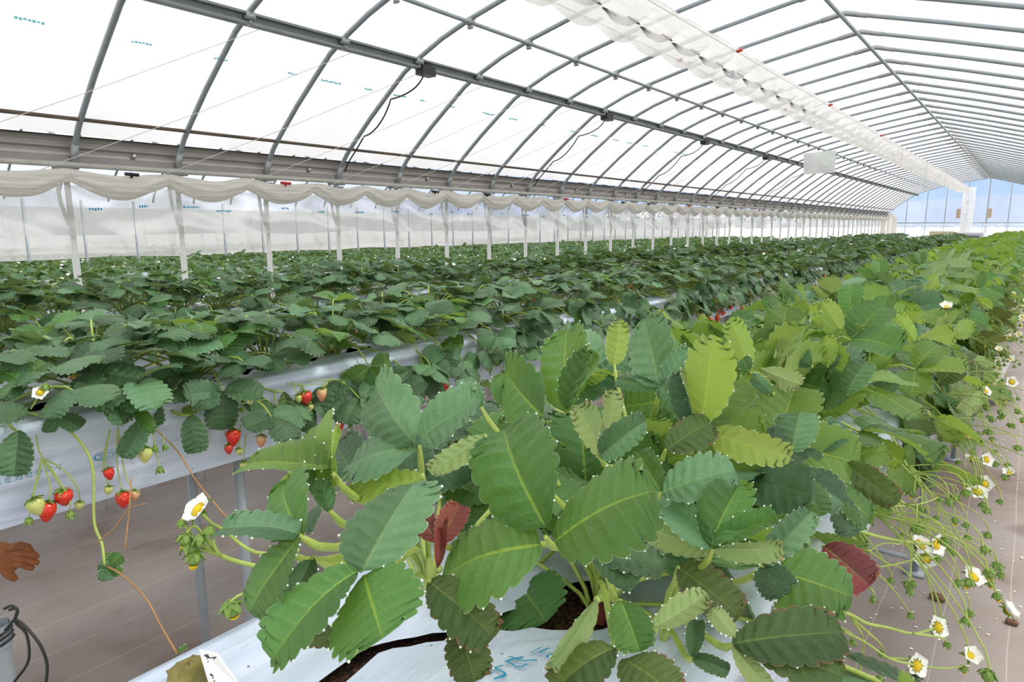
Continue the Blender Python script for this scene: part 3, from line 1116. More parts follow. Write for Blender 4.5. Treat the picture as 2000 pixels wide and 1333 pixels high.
# crowns along each bed
PITCH = 0.205
crowns1 = [0.53] + [0.72 + PITCH * i for i in range(int((YE - 1.3 - 0.72) / PITCH))]
crowns2 = [0.05 + PITCH * i for i in range(int((YE - 1.2) / PITCH))]
crowns3 = [0.50 + PITCH * i for i in range(int((YE - 1.7) / PITCH))]
bed1 = make_bed(ROWS[0], 0.18, YE - 1.2, 'long raised growing bed nearest the aisle, soil showing through a slit in its white film', crowns1, 0)
bed2 = make_bed(ROWS[1], -0.30, YE - 1.2, 'raised bed with creased white film hem and red berries hanging over it', crowns2, 0)
bed3 = make_bed(ROWS[2], 0.0, YE - 1.2, 'raised bed with white film glimpsed between dark leaves, beside the pale posts', crowns3, 0)

# ---- printing on the film: katakana strokes laid on the film surface
def text_polys(body):
    cu = bpy.data.curves.new('t', 'FONT')
    cu.body = body
    cu.size = 1.0
    cu.resolution_u = 3
    o = bpy.data.objects.new('t', cu)
    C.objects.link(o)
    dg = bpy.context.evaluated_depsgraph_get()
    me = bpy.data.meshes.new_from_object(o.evaluated_get(dg))
    vs = [tuple(v.co) for v in me.vertices]
    fs = [tuple(p.vertices) for p in me.polygons]
    bpy.data.objects.remove(o)
    return vs, fs


def print_on_film(bed, cx, side, y_start, t0, size, body, flip=1, width=None, oval=False):
    vs, fs = text_polys(body)
    if not vs:
        return
    wmax = max(v[0] for v in vs)
    mb = MB()
    L = 0.400          # metres of film per unit t
    out = []
    for x, y, z in vs:
        yy = y_start + flip * x * size
        tt = t0 - y * size / L
        out.append(tuple(film_point(cx, side, tt, yy, [-9], 0.0025)))
    mb.add(out, fs, 0)
    if oval:
        ring, rf = [], []
        n = 40
        for i in range(n):
            a = 2 * PI * i / n
            for rr in (1.0, 0.92):
                x = wmax / 2 + (wmax / 2 + 0.35) * math.copysign(abs(math.cos(a)) ** 0.6, math.cos(a)) * rr
                y = 0.38 + 0.62 * math.copysign(abs(math.sin(a)) ** 0.8, math.sin(a)) * rr
                ring.append(tuple(film_point(cx, side, t0 - y * size / L, y_start + flip * x * size, [-9], 0.0025)))
        for i in range(n):
            j = (i + 1) % n
            rf.append((2 * i, 2 * i + 1, 2 * j + 1, 2 * j))
        mb.add(ring, rf, 0)
    o = mb.build('printed_text', M['cyan'], bed, smooth=False)
    o.matrix_basis = Matrix.Translation((-cx, -bed.location.y, 0))
    o['label'] = 'cyan printed lettering'


print_on_film(bed2, ROWS[1], 1, 0.305, 0.745, 0.016, 'スミカセキスイ')
print_on_film(bed2, ROWS[1], 1, 0.475, 0.745, 0.016, 'エコKK', oval=True)
print_on_film(bed2, ROWS[1], 1, 0.80, 0.745, 0.017, 'エコKK')
print_on_film(bed2, ROWS[1], 1, 0.965, 0.745, 0.018, 'スミカセキスイ')
print_on_film(bed2, ROWS[1], 1, 1.37, 0.745, 0.018, 'スミカセキスイ')
print_on_film(bed2, ROWS[1], 1, 1.58, 0.745, 0.018, 'エコKK')
print_on_film(bed1, ROWS[0], 1, 0.45, 0.20, 0.022, 'スミカセキスイ', flip=-1)
print_on_film(bed1, ROWS[0], 1, 0.60, 0.40, 0.022, 'エコ', flip=-1)

# ------------------------------------------------------------------ hero plants at the near end of the first bed
rngH = random.Random(42)
hero_roots = []
for (x, y, lab) in ((-0.43, 0.42, 'strawberry plant at the near bed end, broad leaves over the white name card'),
                    (-0.305, 0.53, 'strawberry plant rooted in bare soil with three very large glossy leaflets'),
                    (-0.22, 0.50, 'low strawberry plant with brown-edged leaves over the aisle side of the near bed end'),
                    (-0.36, 0.72, 'strawberry plant with tall upright lime leaflets behind the very large glossy leaflets')):
    r = link('strawberry_plant', None, None, (x, y, H + SOIL))
    tag(r, lab, 'strawberry plant', 'strawberry plants at the near end of the aisle bed')
    c = MB()
    dome(c, 0.012, 0.02, -0.006, 0, 9, 4, 0.2)
    c.build('crown', [M['crown']], r)
    hero_roots.append(r)

UPV = Vector((0, 0, 1))


def hero_leaf(plant, node, leaflets, layer=1.0, nrm=None, mat='leaf', depth=None, petiole=True, back=(0, 0)):
    """node: pixel of the leaf's joint; leaflets: (tip pixel, width in pixels, options)"""
    d = depth if depth else tube_depth(node, s=layer)
    P = px_depth(node, d)
    root = hero_roots[plant]
    crown = root.location + Vector((0, 0, 0.012))
    tocam = (Vector((0, 0, H)) - P).normalized()
    mb = MB()
    if petiole:
        dirp = (P - crown)
        pts = bez(crown, crown + Vector((dirp.x * 0.15, dirp.y * 0.15, max(0.03, dirp.z * 0.6) + 0.02)), P - dirp * 0.2 + Vector((back[0], back[1], -0.015)), P, 10)
    else:
        pts = [P - tocam * 0.01, P]
    loc = root.location
    mb.tube([p - loc for p in pts], [0.0026] * (len(pts) - 1) + [0.0015], 7, 0, True)
    leaf = mb.build('leaf', [M['stem']], root)
    for lf in leaflets:
        tip, wpx = lf[0], lf[1]
        o = lf[2] if len(lf) > 2 else {}
        n = Vector(o.get('n', nrm or (0, 0, 0)))
        if n.length < 0.1:
            n = tocam * 0.75 + UPV * 0.5
        n = n.normalized()
        b_px = o.get('b', node)
        B = P if b_px == node else px_depth(b_px, d * o.get('bd', 1.0))
        rt = ray(*tip)
        if 'td' in o:
            T = px_depth(tip, d * o['td'])
        else:
            den = rt.dot(n)
            tt = (B - Vector((0, 0, H))).dot(n) / den if abs(den) > 0.12 else d
            tt = max(d * 0.82, min(d * 1.22, tt))
            T = px_depth(tip, tt)
        yv = T - B
        L = yv.length
        z = (n - yv * (n.dot(yv) / yv.dot(yv))).normalized()
        if z.dot(tocam) < 0 and not o.get('flip'):
            z = -z
        if o.get('flip'):
            z = -z if z.dot(tocam) > 0 else z
        fm = frame(B, yv, z)
        x = fm.to_3x3().col[0]
        mid = (B + T) / 2
        e = 0.01
        p0, p1 = Vector(project(mid - x * e)), Vector(project(mid + x * e))
        q0, q1 = Vector(project(B)), Vector(project(T))
        ax = (q1 - q0).normalized()
        w = p1 - p0
        perp = abs(w.x * ax.y - w.y * ax.x) / (2 * e)
        W = wpx / max(perp, 1e-3)
        W = max(0.25 * L, min(1.35 * L, W))
        mt = o.get('m', mat)
        v, f, uv, dots = leaflet(rngH, teeth=9.5, per=6, nt=7, fold=o.get('fold', 0.18), droop=o.get('droop', 0.45), curl=o.get('curl', 0.25),
                                 wave=o.get('wave', 0.05), width=1.0, drops=0.0 if mt == 'leaf_red' else 0.5, serr=0.08, edge_curl=o.get('ec', 0), twist=o.get('tw', 0))
        v = np.array(v)
        ymax = v[:, 1].max()
        zt = v[len(v) // 2 - 1, 2]
        # keep the tip on its target after the droop
        ang = math.atan2(-zt, ymax)
        v = v @ np.array(Matrix.Rotation(ang, 3, 'X')).T
        ymax = v[:, 1].max()
        xw = v[:, 0].max() - v[:, 0].min()
        S = np.diag([W / xw, L / ymax, L / ymax])
        v = v @ S
        m2 = MB()
        m2.add(v, f, 0, uv)
        i0 = 0
        allv = {tuple(k): i for i, k in enumerate(leaflet_key(dots))}
        for dpt in dots:
            p = (np.array(Matrix.Rotation(ang, 3, 'X')) @ np.array(dpt)) @ S
            iv, fi = ico(rngH.uniform(0.0004, 0.0009))
            m2.add(iv, fi, 1, None, Matrix.Translation(Vector(p)))
        fm.translation = B - loc
        ob = m2.build('leaflet', [M[mt], M['drop']], leaf)
        ob.matrix_basis = fm
    return leaf


def leaflet_key(d):
    return d


HL = hero_leaf
# the big central leaf
HL(1, (1066, 1050), [((985, 838), 182, dict(b=(1066, 1030), fold=.16, droop=.5)), ((1280, 958), 178, dict(b=(1080, 1056), fold=.12, droop=.4)),
                     ((870, 1128), 172, dict(b=(1056, 1062), fold=.15, droop=.45))], 1.06, (-.25, -.62, .75))
# lower left leaf
HL(0, (712, 1129), [((808, 944), 138, dict(b=(708, 1120), m='leaf_blue', fold=.15)), ((748, 1248), 208, dict(b=(712, 1128), m='leaf', fold=.10, droop=.35)),
                    ((526, 1290), 112, dict(b=(700, 1118), fold=.3, droop=.5))], 1.05, (-.15, -.55, .8))
# left leaf
HL(0, (585, 1048), [((556, 936), 118, dict(fold=.2)), ((434, 1034), 72, dict(m='leaf_blue', n=(-.1, -.2, 1))), ((486, 1196), 122, dict(fold=.15))], 1.0, (-.3, -.6, .6))
# upper left leaf
HL(0, (819, 872), [((728, 752), 122, dict(b=(815, 868), m='leaf_blue', fold=.15)), ((938, 778), 84, dict(b=(824, 858), m='leaf_blue', fold=.3)),
                   ((678, 908), 82, dict(b=(815, 875), m='leaf_blue', n=(-.1, -.3, 1)))], 0.98, (-.2, -.7, .5))
HL(0, (826, 930), [((682, 950), 60, dict(m='leaf_lime', flip=1, n=(0, -.5, 1)))], 0.95)
# far left lime leaf
HL(0, (650, 925), [((622, 828), 86, dict(m='leaf_lime', fold=.2)), ((482, 912), 66, dict(m='leaf_lime', b=(645, 912), n=(-.1, -.3, 1), fold=.3)),
                   ((548, 940), 44, dict(m='leaf_lime', b=(648, 928), flip=1)), ((664, 845), 30, dict(m='leaf_lime', fold=.7))], 1.0, (-.3, -.7, .5))
HL(0, (645, 1000), [((600, 870), 60, dict(m='leaf_blue', fold=.2))], .9)
# top leaves in the middle
HL(3, (1112, 800), [((1104, 643), 102, dict(m='leaf', fold=.2, droop=.2)), ((1170, 692), 60, dict(fold=.6, m='leaf')), ((984, 728), 112, dict(b=(1066, 815), m='leaf'))], .95, (-.4, -.9, .25))
HL(3, (1172, 892), [((1122, 795), 56, dict(m='leaf_tan', flip=1, fold=.3)), ((1200, 762), 46, dict(m='leaf_tan', flip=1)), ((1262, 822), 64, dict(m='leaf_blue'))], .95, (-.4, -.9, .3))
HL(3, (1288, 757), [((1258, 622), 96, dict(m='leaf_blue', droop=.2)), ((1352, 684), 52, dict(m='leaf_blue')), ((1205, 742), 36, dict(m='leaf_blue'))], .95, (-.3, -.9, .35))
HL(3, (1200, 712), [((1210, 624), 46, dict(m='leaf_lime', flip=1, fold=.3))], .9)
HL(3, (1363, 830), [((1392, 655), 94, dict(m='leaf_lime', flip=1, fold=.1, droop=.15)), ((1338, 722), 34, dict(m='leaf_deep', fold=.7)), ((1290, 752), 50, dict(m='leaf_blue'))], 1.0, (-.5, -.9, .15))
HL(3, (1384, 843), [((1546, 896), 72, dict(m='leaf_lime', flip=1, fold=.15, n=(.1, -.7, .9)))], 1.0)
HL(3, (1548, 888), [((1562, 806), 92, dict(m='leaf_blue', fold=.1)), ((1500, 840), 40, dict(m='leaf_blue'))], .95, (-.2, -.8, .6))
HL(3, (1300, 880), [((1392, 826), 72, dict(m='leaf_old', fold=.1))], .92)
HL(1, (1290, 962), [((1438, 922), 100, dict(m='leaf_blue', fold=.15)), ((1245, 880), 60, dict(m='leaf'))], .95, (0, -.6, .8))
HL(1, (940, 795), [((905, 740), 42, dict(m='leaf_blue'))], .9)
HL(1, (990, 800), [((985, 728), 60, dict(m='leaf'))], .88)
# right side group
HL(2, (1392, 1072), [((1448, 944), 98, dict(m='leaf', fold=.3, wave=.1)), ((1256, 1030), 60, dict(m='leaf_tan', flip=1, fold=.3)), ((1310, 985), 70, dict(m='leaf_blue', fold=.5)),
                     ((1530, 1072), 50, dict(m='leaf_tan', flip=1, fold=.4)), ((1520, 1010), 50, dict(m='leaf', fold=.5))], 1.0, (-.1, -.7, .7))
HL(2, (1490, 1106), [((1665, 1168), 138, dict(m='leaf', fold=.08, droop=.4)), ((1530, 1168), 78, dict(m='leaf_deep', fold=.3)), ((1585, 1000), 70, dict(m='leaf_blue'))], 1.02, (.2, -.6, .8))
HL(2, (1432, 1260), [((1648, 1236), 122, dict(m='leaf_old', fold=.08)), ((1650, 1322), 96, dict(m='leaf_old', b=(1470, 1270), bd=1.0)), ((1505, 1350), 44, dict(m='leaf_tan', flip=1, fold=.3)),
                     ((1390, 1190), 40, dict(m='leaf_tan', flip=1, b=(1438, 1245)))], 1.0, (.2, -.5, .8))
HL(2, (1610, 1070), [((1700, 1145), 92, dict(m='leaf_red', fold=.1))], .92, petiole=False)
HL(2, (1325, 1108), [((1446, 1205), 92, dict(m='leaf_old', fold=.2))], .85)
HL(2, (1273, 1226), [((1382, 1158), 58, dict(m='leaf_tan', flip=1, fold=.05))], .9)
HL(2, (1352, 1285), [((1362, 1212), 40, dict(m='leaf_deep', fold=.5)), ((1425, 1312), 40, dict(m='leaf_deep', n=(0, -.4, 1)))], .82)
HL(1, (1212, 1175), [((1250, 1275), 88, dict(m='leaf', fold=.12))], .88)
HL(1, (1208, 1272), [((1080, 1350), 100, dict(m='leaf_old', fold=.15, b=(1200, 1265))), ((1318, 1365), 112, dict(m='leaf_old', fold=.15, b=(1218, 1288)))], .86, (0, -.35, 1))
HL(1, (1166, 1172), [((1072, 1312), 26, dict(m='leaf_tan', flip=1, fold=.7, tw=.4))], .88, petiole=False)
HL(1, (1155, 1075), [((1300, 1105), 74, dict(m='leaf_deep')), ((1245, 1145), 60, dict(m='leaf_deep'))], .85)
# dead and red leaves low in the middle
HL(0, (838, 1135), [((966, 1246), 112, dict(m='leaf_old', fold=.1))], .86)
HL(0, (895, 1222), [((928, 1332), 92, dict(m='leaf_old', fold=.1))], .80)
HL(0, (694, 1256), [((582, 1246), 56, dict(m='leaf_old', n=(0, -.3, 1)))], .80)
HL(1, (858, 1062), [((786, 976), 62, dict(m='leaf_red', fold=.1)), ((900, 985), 60, dict(m='leaf_red', fold=.3))], .88)
HL(1, (856, 1112), [((866, 1024), 24, dict(m='leaf_red', fold=.7, wave=.2))], .92, petiole=False)
HL(1, (946, 850), [((838, 922), 46, dict(m='leaf_tan', flip=1, fold=.2))], .95)
HL(0, (560, 1080), [((500, 1195), 60, dict(m='leaf_deep', fold=.3))], .88)
HL(0, (610, 1090), [((560, 1200), 60, dict(m='leaf_deep'))], .88)
HL(3, (1560, 928), [((1648, 985), 74, dict(m='leaf_deep', fold=.2)), ((1600, 1010), 60, dict(m='leaf', fold=.2))], .96, (.5, -.5, .8))
HL(3, (1625, 955), [((1702, 1015), 66, dict(m='leaf', fold=.2)), ((1660, 1050), 60, dict(m='leaf_deep', fold=.2))], .96, (.7, -.4, .6))
HL(3, (1640, 900), [((1736, 880), 60, dict(m='leaf_lime', fold=.2)), ((1700, 950), 64, dict(m='leaf', fold=.2))], .96, (.4, -.5, .8))
HL(3, (1600, 880), [((1650, 830), 60, dict(m='leaf_blue')), ((1560, 905), 60, dict(m='leaf_deep'))], .95, (.2, -.6, .8))
# second rank behind them
for node, tips in (((1465, 728), [((1424, 622), 48, 'leaf_lime', 1), ((1452, 700), 30, 'leaf', 0)]),
                   ((1585, 716), [((1538, 672), 50, 'leaf_blue', 0)]),
                   ((1560, 668), [((1510, 640), 38, 'leaf_lime', 1)]),
                   ((1616, 716), [((1613, 655), 38, 'leaf_lime', 1)]),
                   ((1488, 722), [((1564, 752), 46, 'leaf_tan', 1)]),
                   ((1510, 770), [((1448, 716), 34, 'leaf_lime', 1), ((1470, 736), 30, 'leaf_blue', 0)]),
                   ((1655, 770), [((1692, 706), 58, 'leaf_blue', 0)]),
                   ((1757, 750), [((1706, 764), 38, 'leaf_deep', 0)]),
                   ((1788, 670), [((1866, 650), 46, 'leaf_lime', 1), ((1860, 692), 28, 'leaf_deep', 0), ((1748, 608), 34, 'leaf_lime', 1)]),
                   ((1834, 746), [((1880, 716), 48, 'leaf_old', 0)]),
                   ((1712, 642), [((1736, 578), 46, 'leaf', 0), ((1690, 590), 36, 'leaf', 0)]),
                   ((1662, 616), [((1664, 556), 50, 'leaf', 0)]),
                   ((1640, 642), [((1604, 590), 44, 'leaf_lime', 1)]),
                   ((1690, 658), [((1642, 634), 30, 'leaf_lime', 0)]),
                   ((1700, 860), [((1765, 905), 50, 'leaf_lime', 1)]),
                   ((1650, 905), [((1755, 985), 60, 'leaf_old', 0)])):
    HL(3, node, [(t, w, dict(m=m, flip=fl, fold=.2)) for t, w, m, fl in tips], 1.0, (-.3, -.8, .5), petiole=False)


def filler(i, n, az0, az1, hs, seed, kind='row1'):
    rg = random.Random(seed)
    root = hero_roots[i]
    k = 0
    for pts, od, nrm, L, inner in leaf_layout(rg, n, kind, 0):
        p = pts[-1]
        a = math.degrees(math.atan2(p.y, p.x)) % 360
        if not (az0 <= a <= az1):
            continue
        pts = [Vector((q.x, q.y, q.z * hs)) for q in pts]
        mb = MB()
        mb.tube(pts, [0.0024] * (len(pts) - 1) + [0.0018], 6, 0, False)
        leaf = mb.build('leaf', [M['stem']], root)
        mat = rg.choice(['leaf', 'leaf_deep', 'leaf_blue', 'leaf', 'leaf_lime'])
        for fm in tri_frames(pts[-1], od, nrm, L, rg):
            link('leaflet', rg.choice(leaflet_pool(mat)), leaf, mtx=fm)


filler(3, 26, 0, 360, .78, 1)
filler(1, 22, 5, 200, .62, 2)
filler(0, 20, 40, 170, .60, 3)

# ---- flowers, buds and trailing stalks of the hero plants, placed by depth from the camera
def trail(plant, poly, d0, d1, r=0.0016, tip=None, size=1.0, face=None, name='flower_truss', root=None, mat='stem', parent=None):
    root = root or hero_roots[plant]
    loc = root.location
    n = len(poly)
    P = []
    for i, p in enumerate(poly):
        P.append(px_depth(p, d0 + (d1 - d0) * i / max(1, n - 1)) - loc)
    pts = []
    for i in range(n - 1):      # Catmull-Rom
        a, b, c, d = P[max(0, i - 1)], P[i], P[i + 1], P[min(n - 1, i + 2)]
        for k in range(4):
            t = k / 4
            pts.append(0.5 * ((2 * b) + (c - a) * t + (2 * a - 5 * b + 4 * c - d) * t * t + (3 * b - a - 3 * c + d) * t ** 3))
    pts.append(P[-1])
    mb = MB()
    mb.tube(pts, [r * (1 - 0.4 * i / len(pts)) for i in range(len(pts))], 6, 0, True)
    if parent is None:
        t = mb.build(name, M[mat], root)
    else:
        t = parent
        tmp = mb
        link('stalk', tmp.mesh('stalk', [M[mat]]), parent)
    if tip:
        tocam = (Vector((0, 0, H)) - (P[-1] + loc)).normalized()
        if tip == 'flower':
            ax = Vector(face) if face else tocam + Vector((0, 0, .5))
            link('flower', FLOWER[rngH.randint(0, 2)], t, mtx=axis_mtx(P[-1], ax, size, rngH))
        elif tip in ('bud', 'bud2'):
            link('flower_bud', BUD[0 if tip == 'bud' else rngH.randint(0, 2)], t, mtx=axis_mtx(P[-1], (rngH.uniform(-.4, .4), rngH.uniform(-.4, .4), 1), size * 0.8, rngH))
        else:
            link('strawberry', BERRY[tip][rngH.randint(0, 2)], t, mtx=axis_mtx(P[-1], (rngH.uniform(-.2, .2), rngH.uniform(-.2, .2), 1), size, rngH))
    return t


T1 = trail(2, [(1430, 980), (1488, 958), (1560, 962), (1600, 978), (1640, 1018), (1680, 1038), (1740, 1054), (1800, 1062), (1826, 1064)], .66, .84, .0028, 'flower', .9, (.9, -.5, .3))
for poly, tp, f in (([(1648, 1030), (1680, 1062), (1728, 1098), (1760, 1110), (1785, 1136)], 'bud', None),
                    ([(1696, 1110), (1728, 1134), (1752, 1162), (1778, 1198)], 'bud', None),
                    ([(1640, 1018), (1700, 1104), (1792, 1092), (1832, 1088)], 'bud2', None),
                    ([(1600, 978), (1650, 1010), (1700, 1060), (1740, 1120), (1738, 1130)], 'bud', None),
                    ([(1640, 1018), (1690, 1075), (1725, 1062), (1795, 1066)], 'flower', (.6, -.3, .8)),
                    ([(1600, 978), (1640, 1000), (1660, 1020), (1690, 1062), (1692, 1070)], 'bud', None)):
    trail(2, poly, .80, .86, .0014, tp, .95, f)
T2 = trail(2, [(1560, 1180), (1652, 1198), (1692, 1218), (1732, 1226), (1784, 1238), (1830, 1226)], .66, .78, .0022, 'flower', .85, (.7, -.5, .5))
for poly, tp in (([(1648, 1234), (1688, 1254), (1736, 1286), (1780, 1298), (1840, 1306), (1880, 1302)], 'bud2'),
                 ([(1664, 1210), (1684, 1242), (1686, 1274), (1680, 1314)], 'bud'),
                 ([(1692, 1290), (1728, 1310), (1716, 1322)], 'bud'),
                 ([(1652, 1198), (1700, 1240), (1722, 1262), (1722, 1272)], 'bud'),
                 ([(1784, 1238), (1836, 1246), (1852, 1256)], 'bud'),
                 ([(1700, 1150), (1708, 1160), (1704, 1166)], 'bud'),
                 ([(1640, 1225), (1665, 1240), (1664, 1250)], 'bud')):
    trail(2, poly, .70, .76, .0015, tp, .9)
trail(2, [(1736, 1286), (1780, 1290), (1788, 1300)], .74, .74, .0015, 'flower', .9, (.5, -.4, .2))
T3 = trail(3, [(1620, 900), (1696, 970), (1736, 986), (1756, 1018), (1762, 1044)], .80, .92, .0018, 'bud', 1.0)
trail(3, [(1700, 972), (1736, 988), (1792, 986), (1834, 972)], .88, .95, .0015, 'bud', 1.0)
trail(3, [(1640, 960), (1680, 990), (1700, 1000), (1702, 1012)], .85, .85, .0015, 'bud', 1.1)
trail(3, [(1480, 956), (1544, 942), (1600, 920), (1640, 900), (1633, 888)], .72, .80, .0034, 'flower', 1.0, (-.4, -.7, .6))
trail(3, [(1600, 920), (1672, 912), (1700, 905)], .80, .84, .0022, 'bud2', 1.7)
trail(3, [(1600, 920), (1650, 895), (1664, 880)], .80, .80, .0020, 'bud2', 1.8)
trail(3, [(1560, 940), (1590, 900), (1606, 890)], .80, .80, .0020, 'bud2', 1.4)
trail(3, [(1600, 800), (1618, 770), (1622, 738)], 1.0, 1.02, .0020, 'flower', 1.15, (-.2, -.8, .7))
trail(3, [(1618, 780), (1640, 765), (1652, 752)], 1.0, 1.0, .0018, 'flower', .5, (-.2, -.8, .5))
trail(3, [(1690, 720), (1698, 700), (1700, 668)], 1.2, 1.25, .0018, 'flower', 1.0, (0, -.6, .8))
trail(3, [(1790, 740), (1800, 720), (1803, 702)], 1.3, 1.35, .0018, 'flower', 1.1, (0, -.6, .9))
trail(3, [(1840, 640), (1846, 620), (1848, 602)], 1.6, 1.62, .0018, 'flower', 1.2, (0, -.6, .9))
# left cluster
LC = trail(0, [(600, 1120), (530, 1112), (465, 1098), (430, 1085), (404, 1070), (366, 1058)], .66, .60, .0026, 'bud2', 1.5)
trail(0, [(585, 1075), (500, 1080), (435, 1035), (410, 1020), (390, 998)], .66, .61, .0020, 'flower', .95, (-.05, -.75, .85))
for poly, tp, s in (([(430, 1085), (400, 1050), (380, 1028), (364, 1042)], 'bud2', 1.4), ([(430, 1085), (410, 1060), (392, 1044)], 'bud', 1.3), ([(430, 1085), (395, 1075), (380, 1078)], 'bud2', 1.5),
                    ([(430, 1085), (390, 1062), (352, 1016)], 'bud', .9), ([(600, 1150), (500, 1160), (470, 1162), (448, 1178)], 'bud2', 1.8), ([(430, 1085), (420, 1070), (410, 1030)], 'bud', 1.2)):
    trail(0, poly, .62, .60, .0018, tp, s)
trail(1, [(1170, 1160), (1190, 1130), (1198, 1112)], .62, .60, .0018, 'flower', .55, (0, -.6, .8))
trail(1, [(1170, 1160), (1205, 1150), (1210, 1128)], .62, .60, .0016, 'bud', 1.3)
trail(1, [(1165, 1172), (1250, 1130), (1340, 1110), (1392, 1074)], .60, .585, .0040)
trail(2, [(1180, 1165), (1250, 1190), (1310, 1240), (1350, 1292)], .62, .60, .0030)
trail(2, [(1350, 1292), (1385, 1320), (1420, 1360)], .60, .58, .0030)
trail(2, [(1290, 1230), (1320, 1260), (1346, 1290)], .61, .60, .0026)
tr_ = trail(2, [(1498, 1150), (1492, 1165), (1490, 1176)], .66, .66, .0015, 'berry_pale', 1.5)

# ------------------------------------------------------------------ rows of plants
rng = random.Random(5)
near1 = [
    'strawberry plant just behind the tall upright lime leaflets of the aisle bed',
    'strawberry plant beside the open white flower held above the leaves of the aisle bed',
    'yellow-green strawberry plant of the aisle bed, first clump past the open white flower',
    'yellow-green strawberry plant of the aisle bed, second clump past the open white flower',
    'yellow-green strawberry plant of the aisle bed, third clump past the open white flower',
    'yellow-green strawberry plant of the aisle bed, fourth clump past the open white flower',
    'yellow-green strawberry plant of the aisle bed, fifth clump past the open white flower']
ys1 = crowns1[2:]
extra = link('strawberry_plant', None, None, (0, 0, 0))
bpy.data.objects.remove(extra)
for i in range(7):
    near_plant('row1', rng, (ROWS[0] + rng.uniform(-.02, .02), ys1[i], H + SOIL), near1[i], 'strawberry plants along the aisle bed', 22, ((1, 3),) if i % 2 else ((1, 2), (-1, 1)), overhang=0 if i < 2 else 3)
near2 = [
    'dark green strawberry plant at the very start of the second bed',
    'dark green strawberry plant with small white flower and berries hanging over the bed hem',
    'dark strawberry plant with three broad rounded leaflets spread flat in the second bed',
    'dark strawberry plant just beyond the three broad flat leaflets in the second bed',
    'dark strawberry plant with red berries and tiny white blossoms over the bed hem',
    'dark strawberry plant with a brown-edged leaf and a pink berry in the second bed',
    'dark strawberry plant over the three deep red berries in the second bed',
    'dark strawberry plant in the second bed just beyond the three deep red berries',
    'dark strawberry plant in the second bed, second beyond the three deep red berries']
for i in range(9):
    near_plant('row2', rng, (ROWS[1] + rng.uniform(-.02, .02), crowns2[i] + 0.1, H + SOIL), near2[i], 'strawberry plants along the second bed', 23, ((1, 1),) if i > 5 else (), overhang=0 if i < 3 else (2 if i < 5 else 4))

protos = {}
for kind in ('row1', 'row2'):
    protos[kind] = [mid_proto(kind, rng, ((1, 4),) if kind == 'row1' else (((1, 1),) if k % 2 == 0 else ((1, 2),))) for k in range(4)]
fars = {k: [far_proto(k, rng, ((1, 4),) if k == 'row1' else ((1, 1), (-1, 1)), 19 if k == 'row1' else 20) for _ in range(5)] for k in ('row1', 'row2')}


def mid_plant(kind, loc, label, group, rz):
    root = link('strawberry_plant', None, None, loc)
    root.rotation_euler.z = rz
    s = rng.uniform(0.92, 1.1)
    root.scale = (s, s, s)
    tag(root, label, 'strawberry plant', group)
    for nm, me in rng.choice(protos[kind]):
        link(nm, me, root)


def far_plant(kind, loc, label, group, rz):
    o = link('strawberry_plant', rng.choice(fars[kind]), None, loc)
    s = rng.uniform(0.9, 1.12)
    o.scale = (s, s, s * rng.uniform(.82, 1.0))
    o.rotation_euler.z = rz
    tag(o, label, 'strawberry plant', group)


def fill_row(idx, kind, ys, n_mid, n_far, name):
    for i, y in enumerate(ys):
        loc = (ROWS[idx] + rng.uniform(-.03, .03), y + rng.uniform(-.03, .03), H + SOIL)
        rz = rng.uniform(-0.5, 0.5)
        if i < n_mid:
            mid_plant(kind, loc, 'leafy strawberry plant a few steps along the %s' % name, 'strawberry plants a few steps along the ' + name, rz)
        elif i < n_mid + n_far:
            far_plant(kind, loc, 'small strawberry plant toward the far end of the %s' % name, 'distant strawberry plants of the ' + name, rz)
        else:
            rest.append((kind, loc, rz))


rest = []
fill_row(0, 'row1', ys1[7:], 12, 200, 'aisle bed')
fill_row(1, 'row2', [y + .1 for y in crowns2[9:]], 14, 200, 'second bed')
fill_row(2, 'row2', crowns3, 12, 72, 'third bed by the posts')

# all plants past those, and the rows of the neighbouring houses: one mass
lowv = [far_proto('row2', rng, (), 11, 2, 0.3) for _ in range(4)]
arrs = []
for me in lowv:
    v = np.empty(len(me.vertices) * 3)
    me.vertices.foreach_get('co', v)
    arrs.append((v.reshape(-1, 3), [tuple(p.vertices) for p in me.polygons], [min(p.material_index, 2) for p in me.polygons]))
mass = MB()
spots = [(l[0], l[1]) for _, l, _ in rest]
for cx in (-4.15, -5.40, -6.65, -7.8, -9.1, -10.35, -11.6, -12.6):
    y = -0.5 if cx > -8 else 1.0
    while y < YE - 0.8:
        spots.append((cx, y))
        y += 0.19 if cx > -8 else 0.28
for x, y in spots:
    v, f, mi = rng.choice(arrs)
    s = rng.uniform(.85, 1.05)
    a = rng.uniform(0, 6.28)
    mx = Matrix.Translation((x + rng.uniform(-.04, .04), y, H + SOIL - (0.13 if x < VX else 0))) @ Matrix.Rotation(a, 4, 'Z') @ Matrix.Diagonal((s, s, s, 1))
    mass.add(v, f, mi, None, mx)
tag(mass.build('strawberry_foliage', [FAR['row2'], M['stem'], M['petal']]), 'dense dark green strawberry foliage of the neighbouring houses beyond the posts', 'foliage', kind='stuff')
for cx, lab in ((-4.15, 'raised bed under foliage just beyond the pale posts'), (-5.40, 'raised bed in the neighbouring house, second beyond the pale posts'),
                (-6.65, 'raised bed in the neighbouring house, third beyond the pale posts'), (-7.8, 'raised bed in the neighbouring house, fourth beyond the pale posts')):
    b = MB()
    b.box((cx, (YE - 1.5) / 2, H + SOIL - 0.20), (0.37, YE - 0.5, 0.14), 0)
    tag(b.build('growing_bed', M['mulch'], smooth=False), lab, 'growing bed')

# ------------------------------------------------------------------ second bed: traced leaves, runners and fruit
def row2_depth(p, X=-1.40):
    r = ray(*p)
    return X / r.x


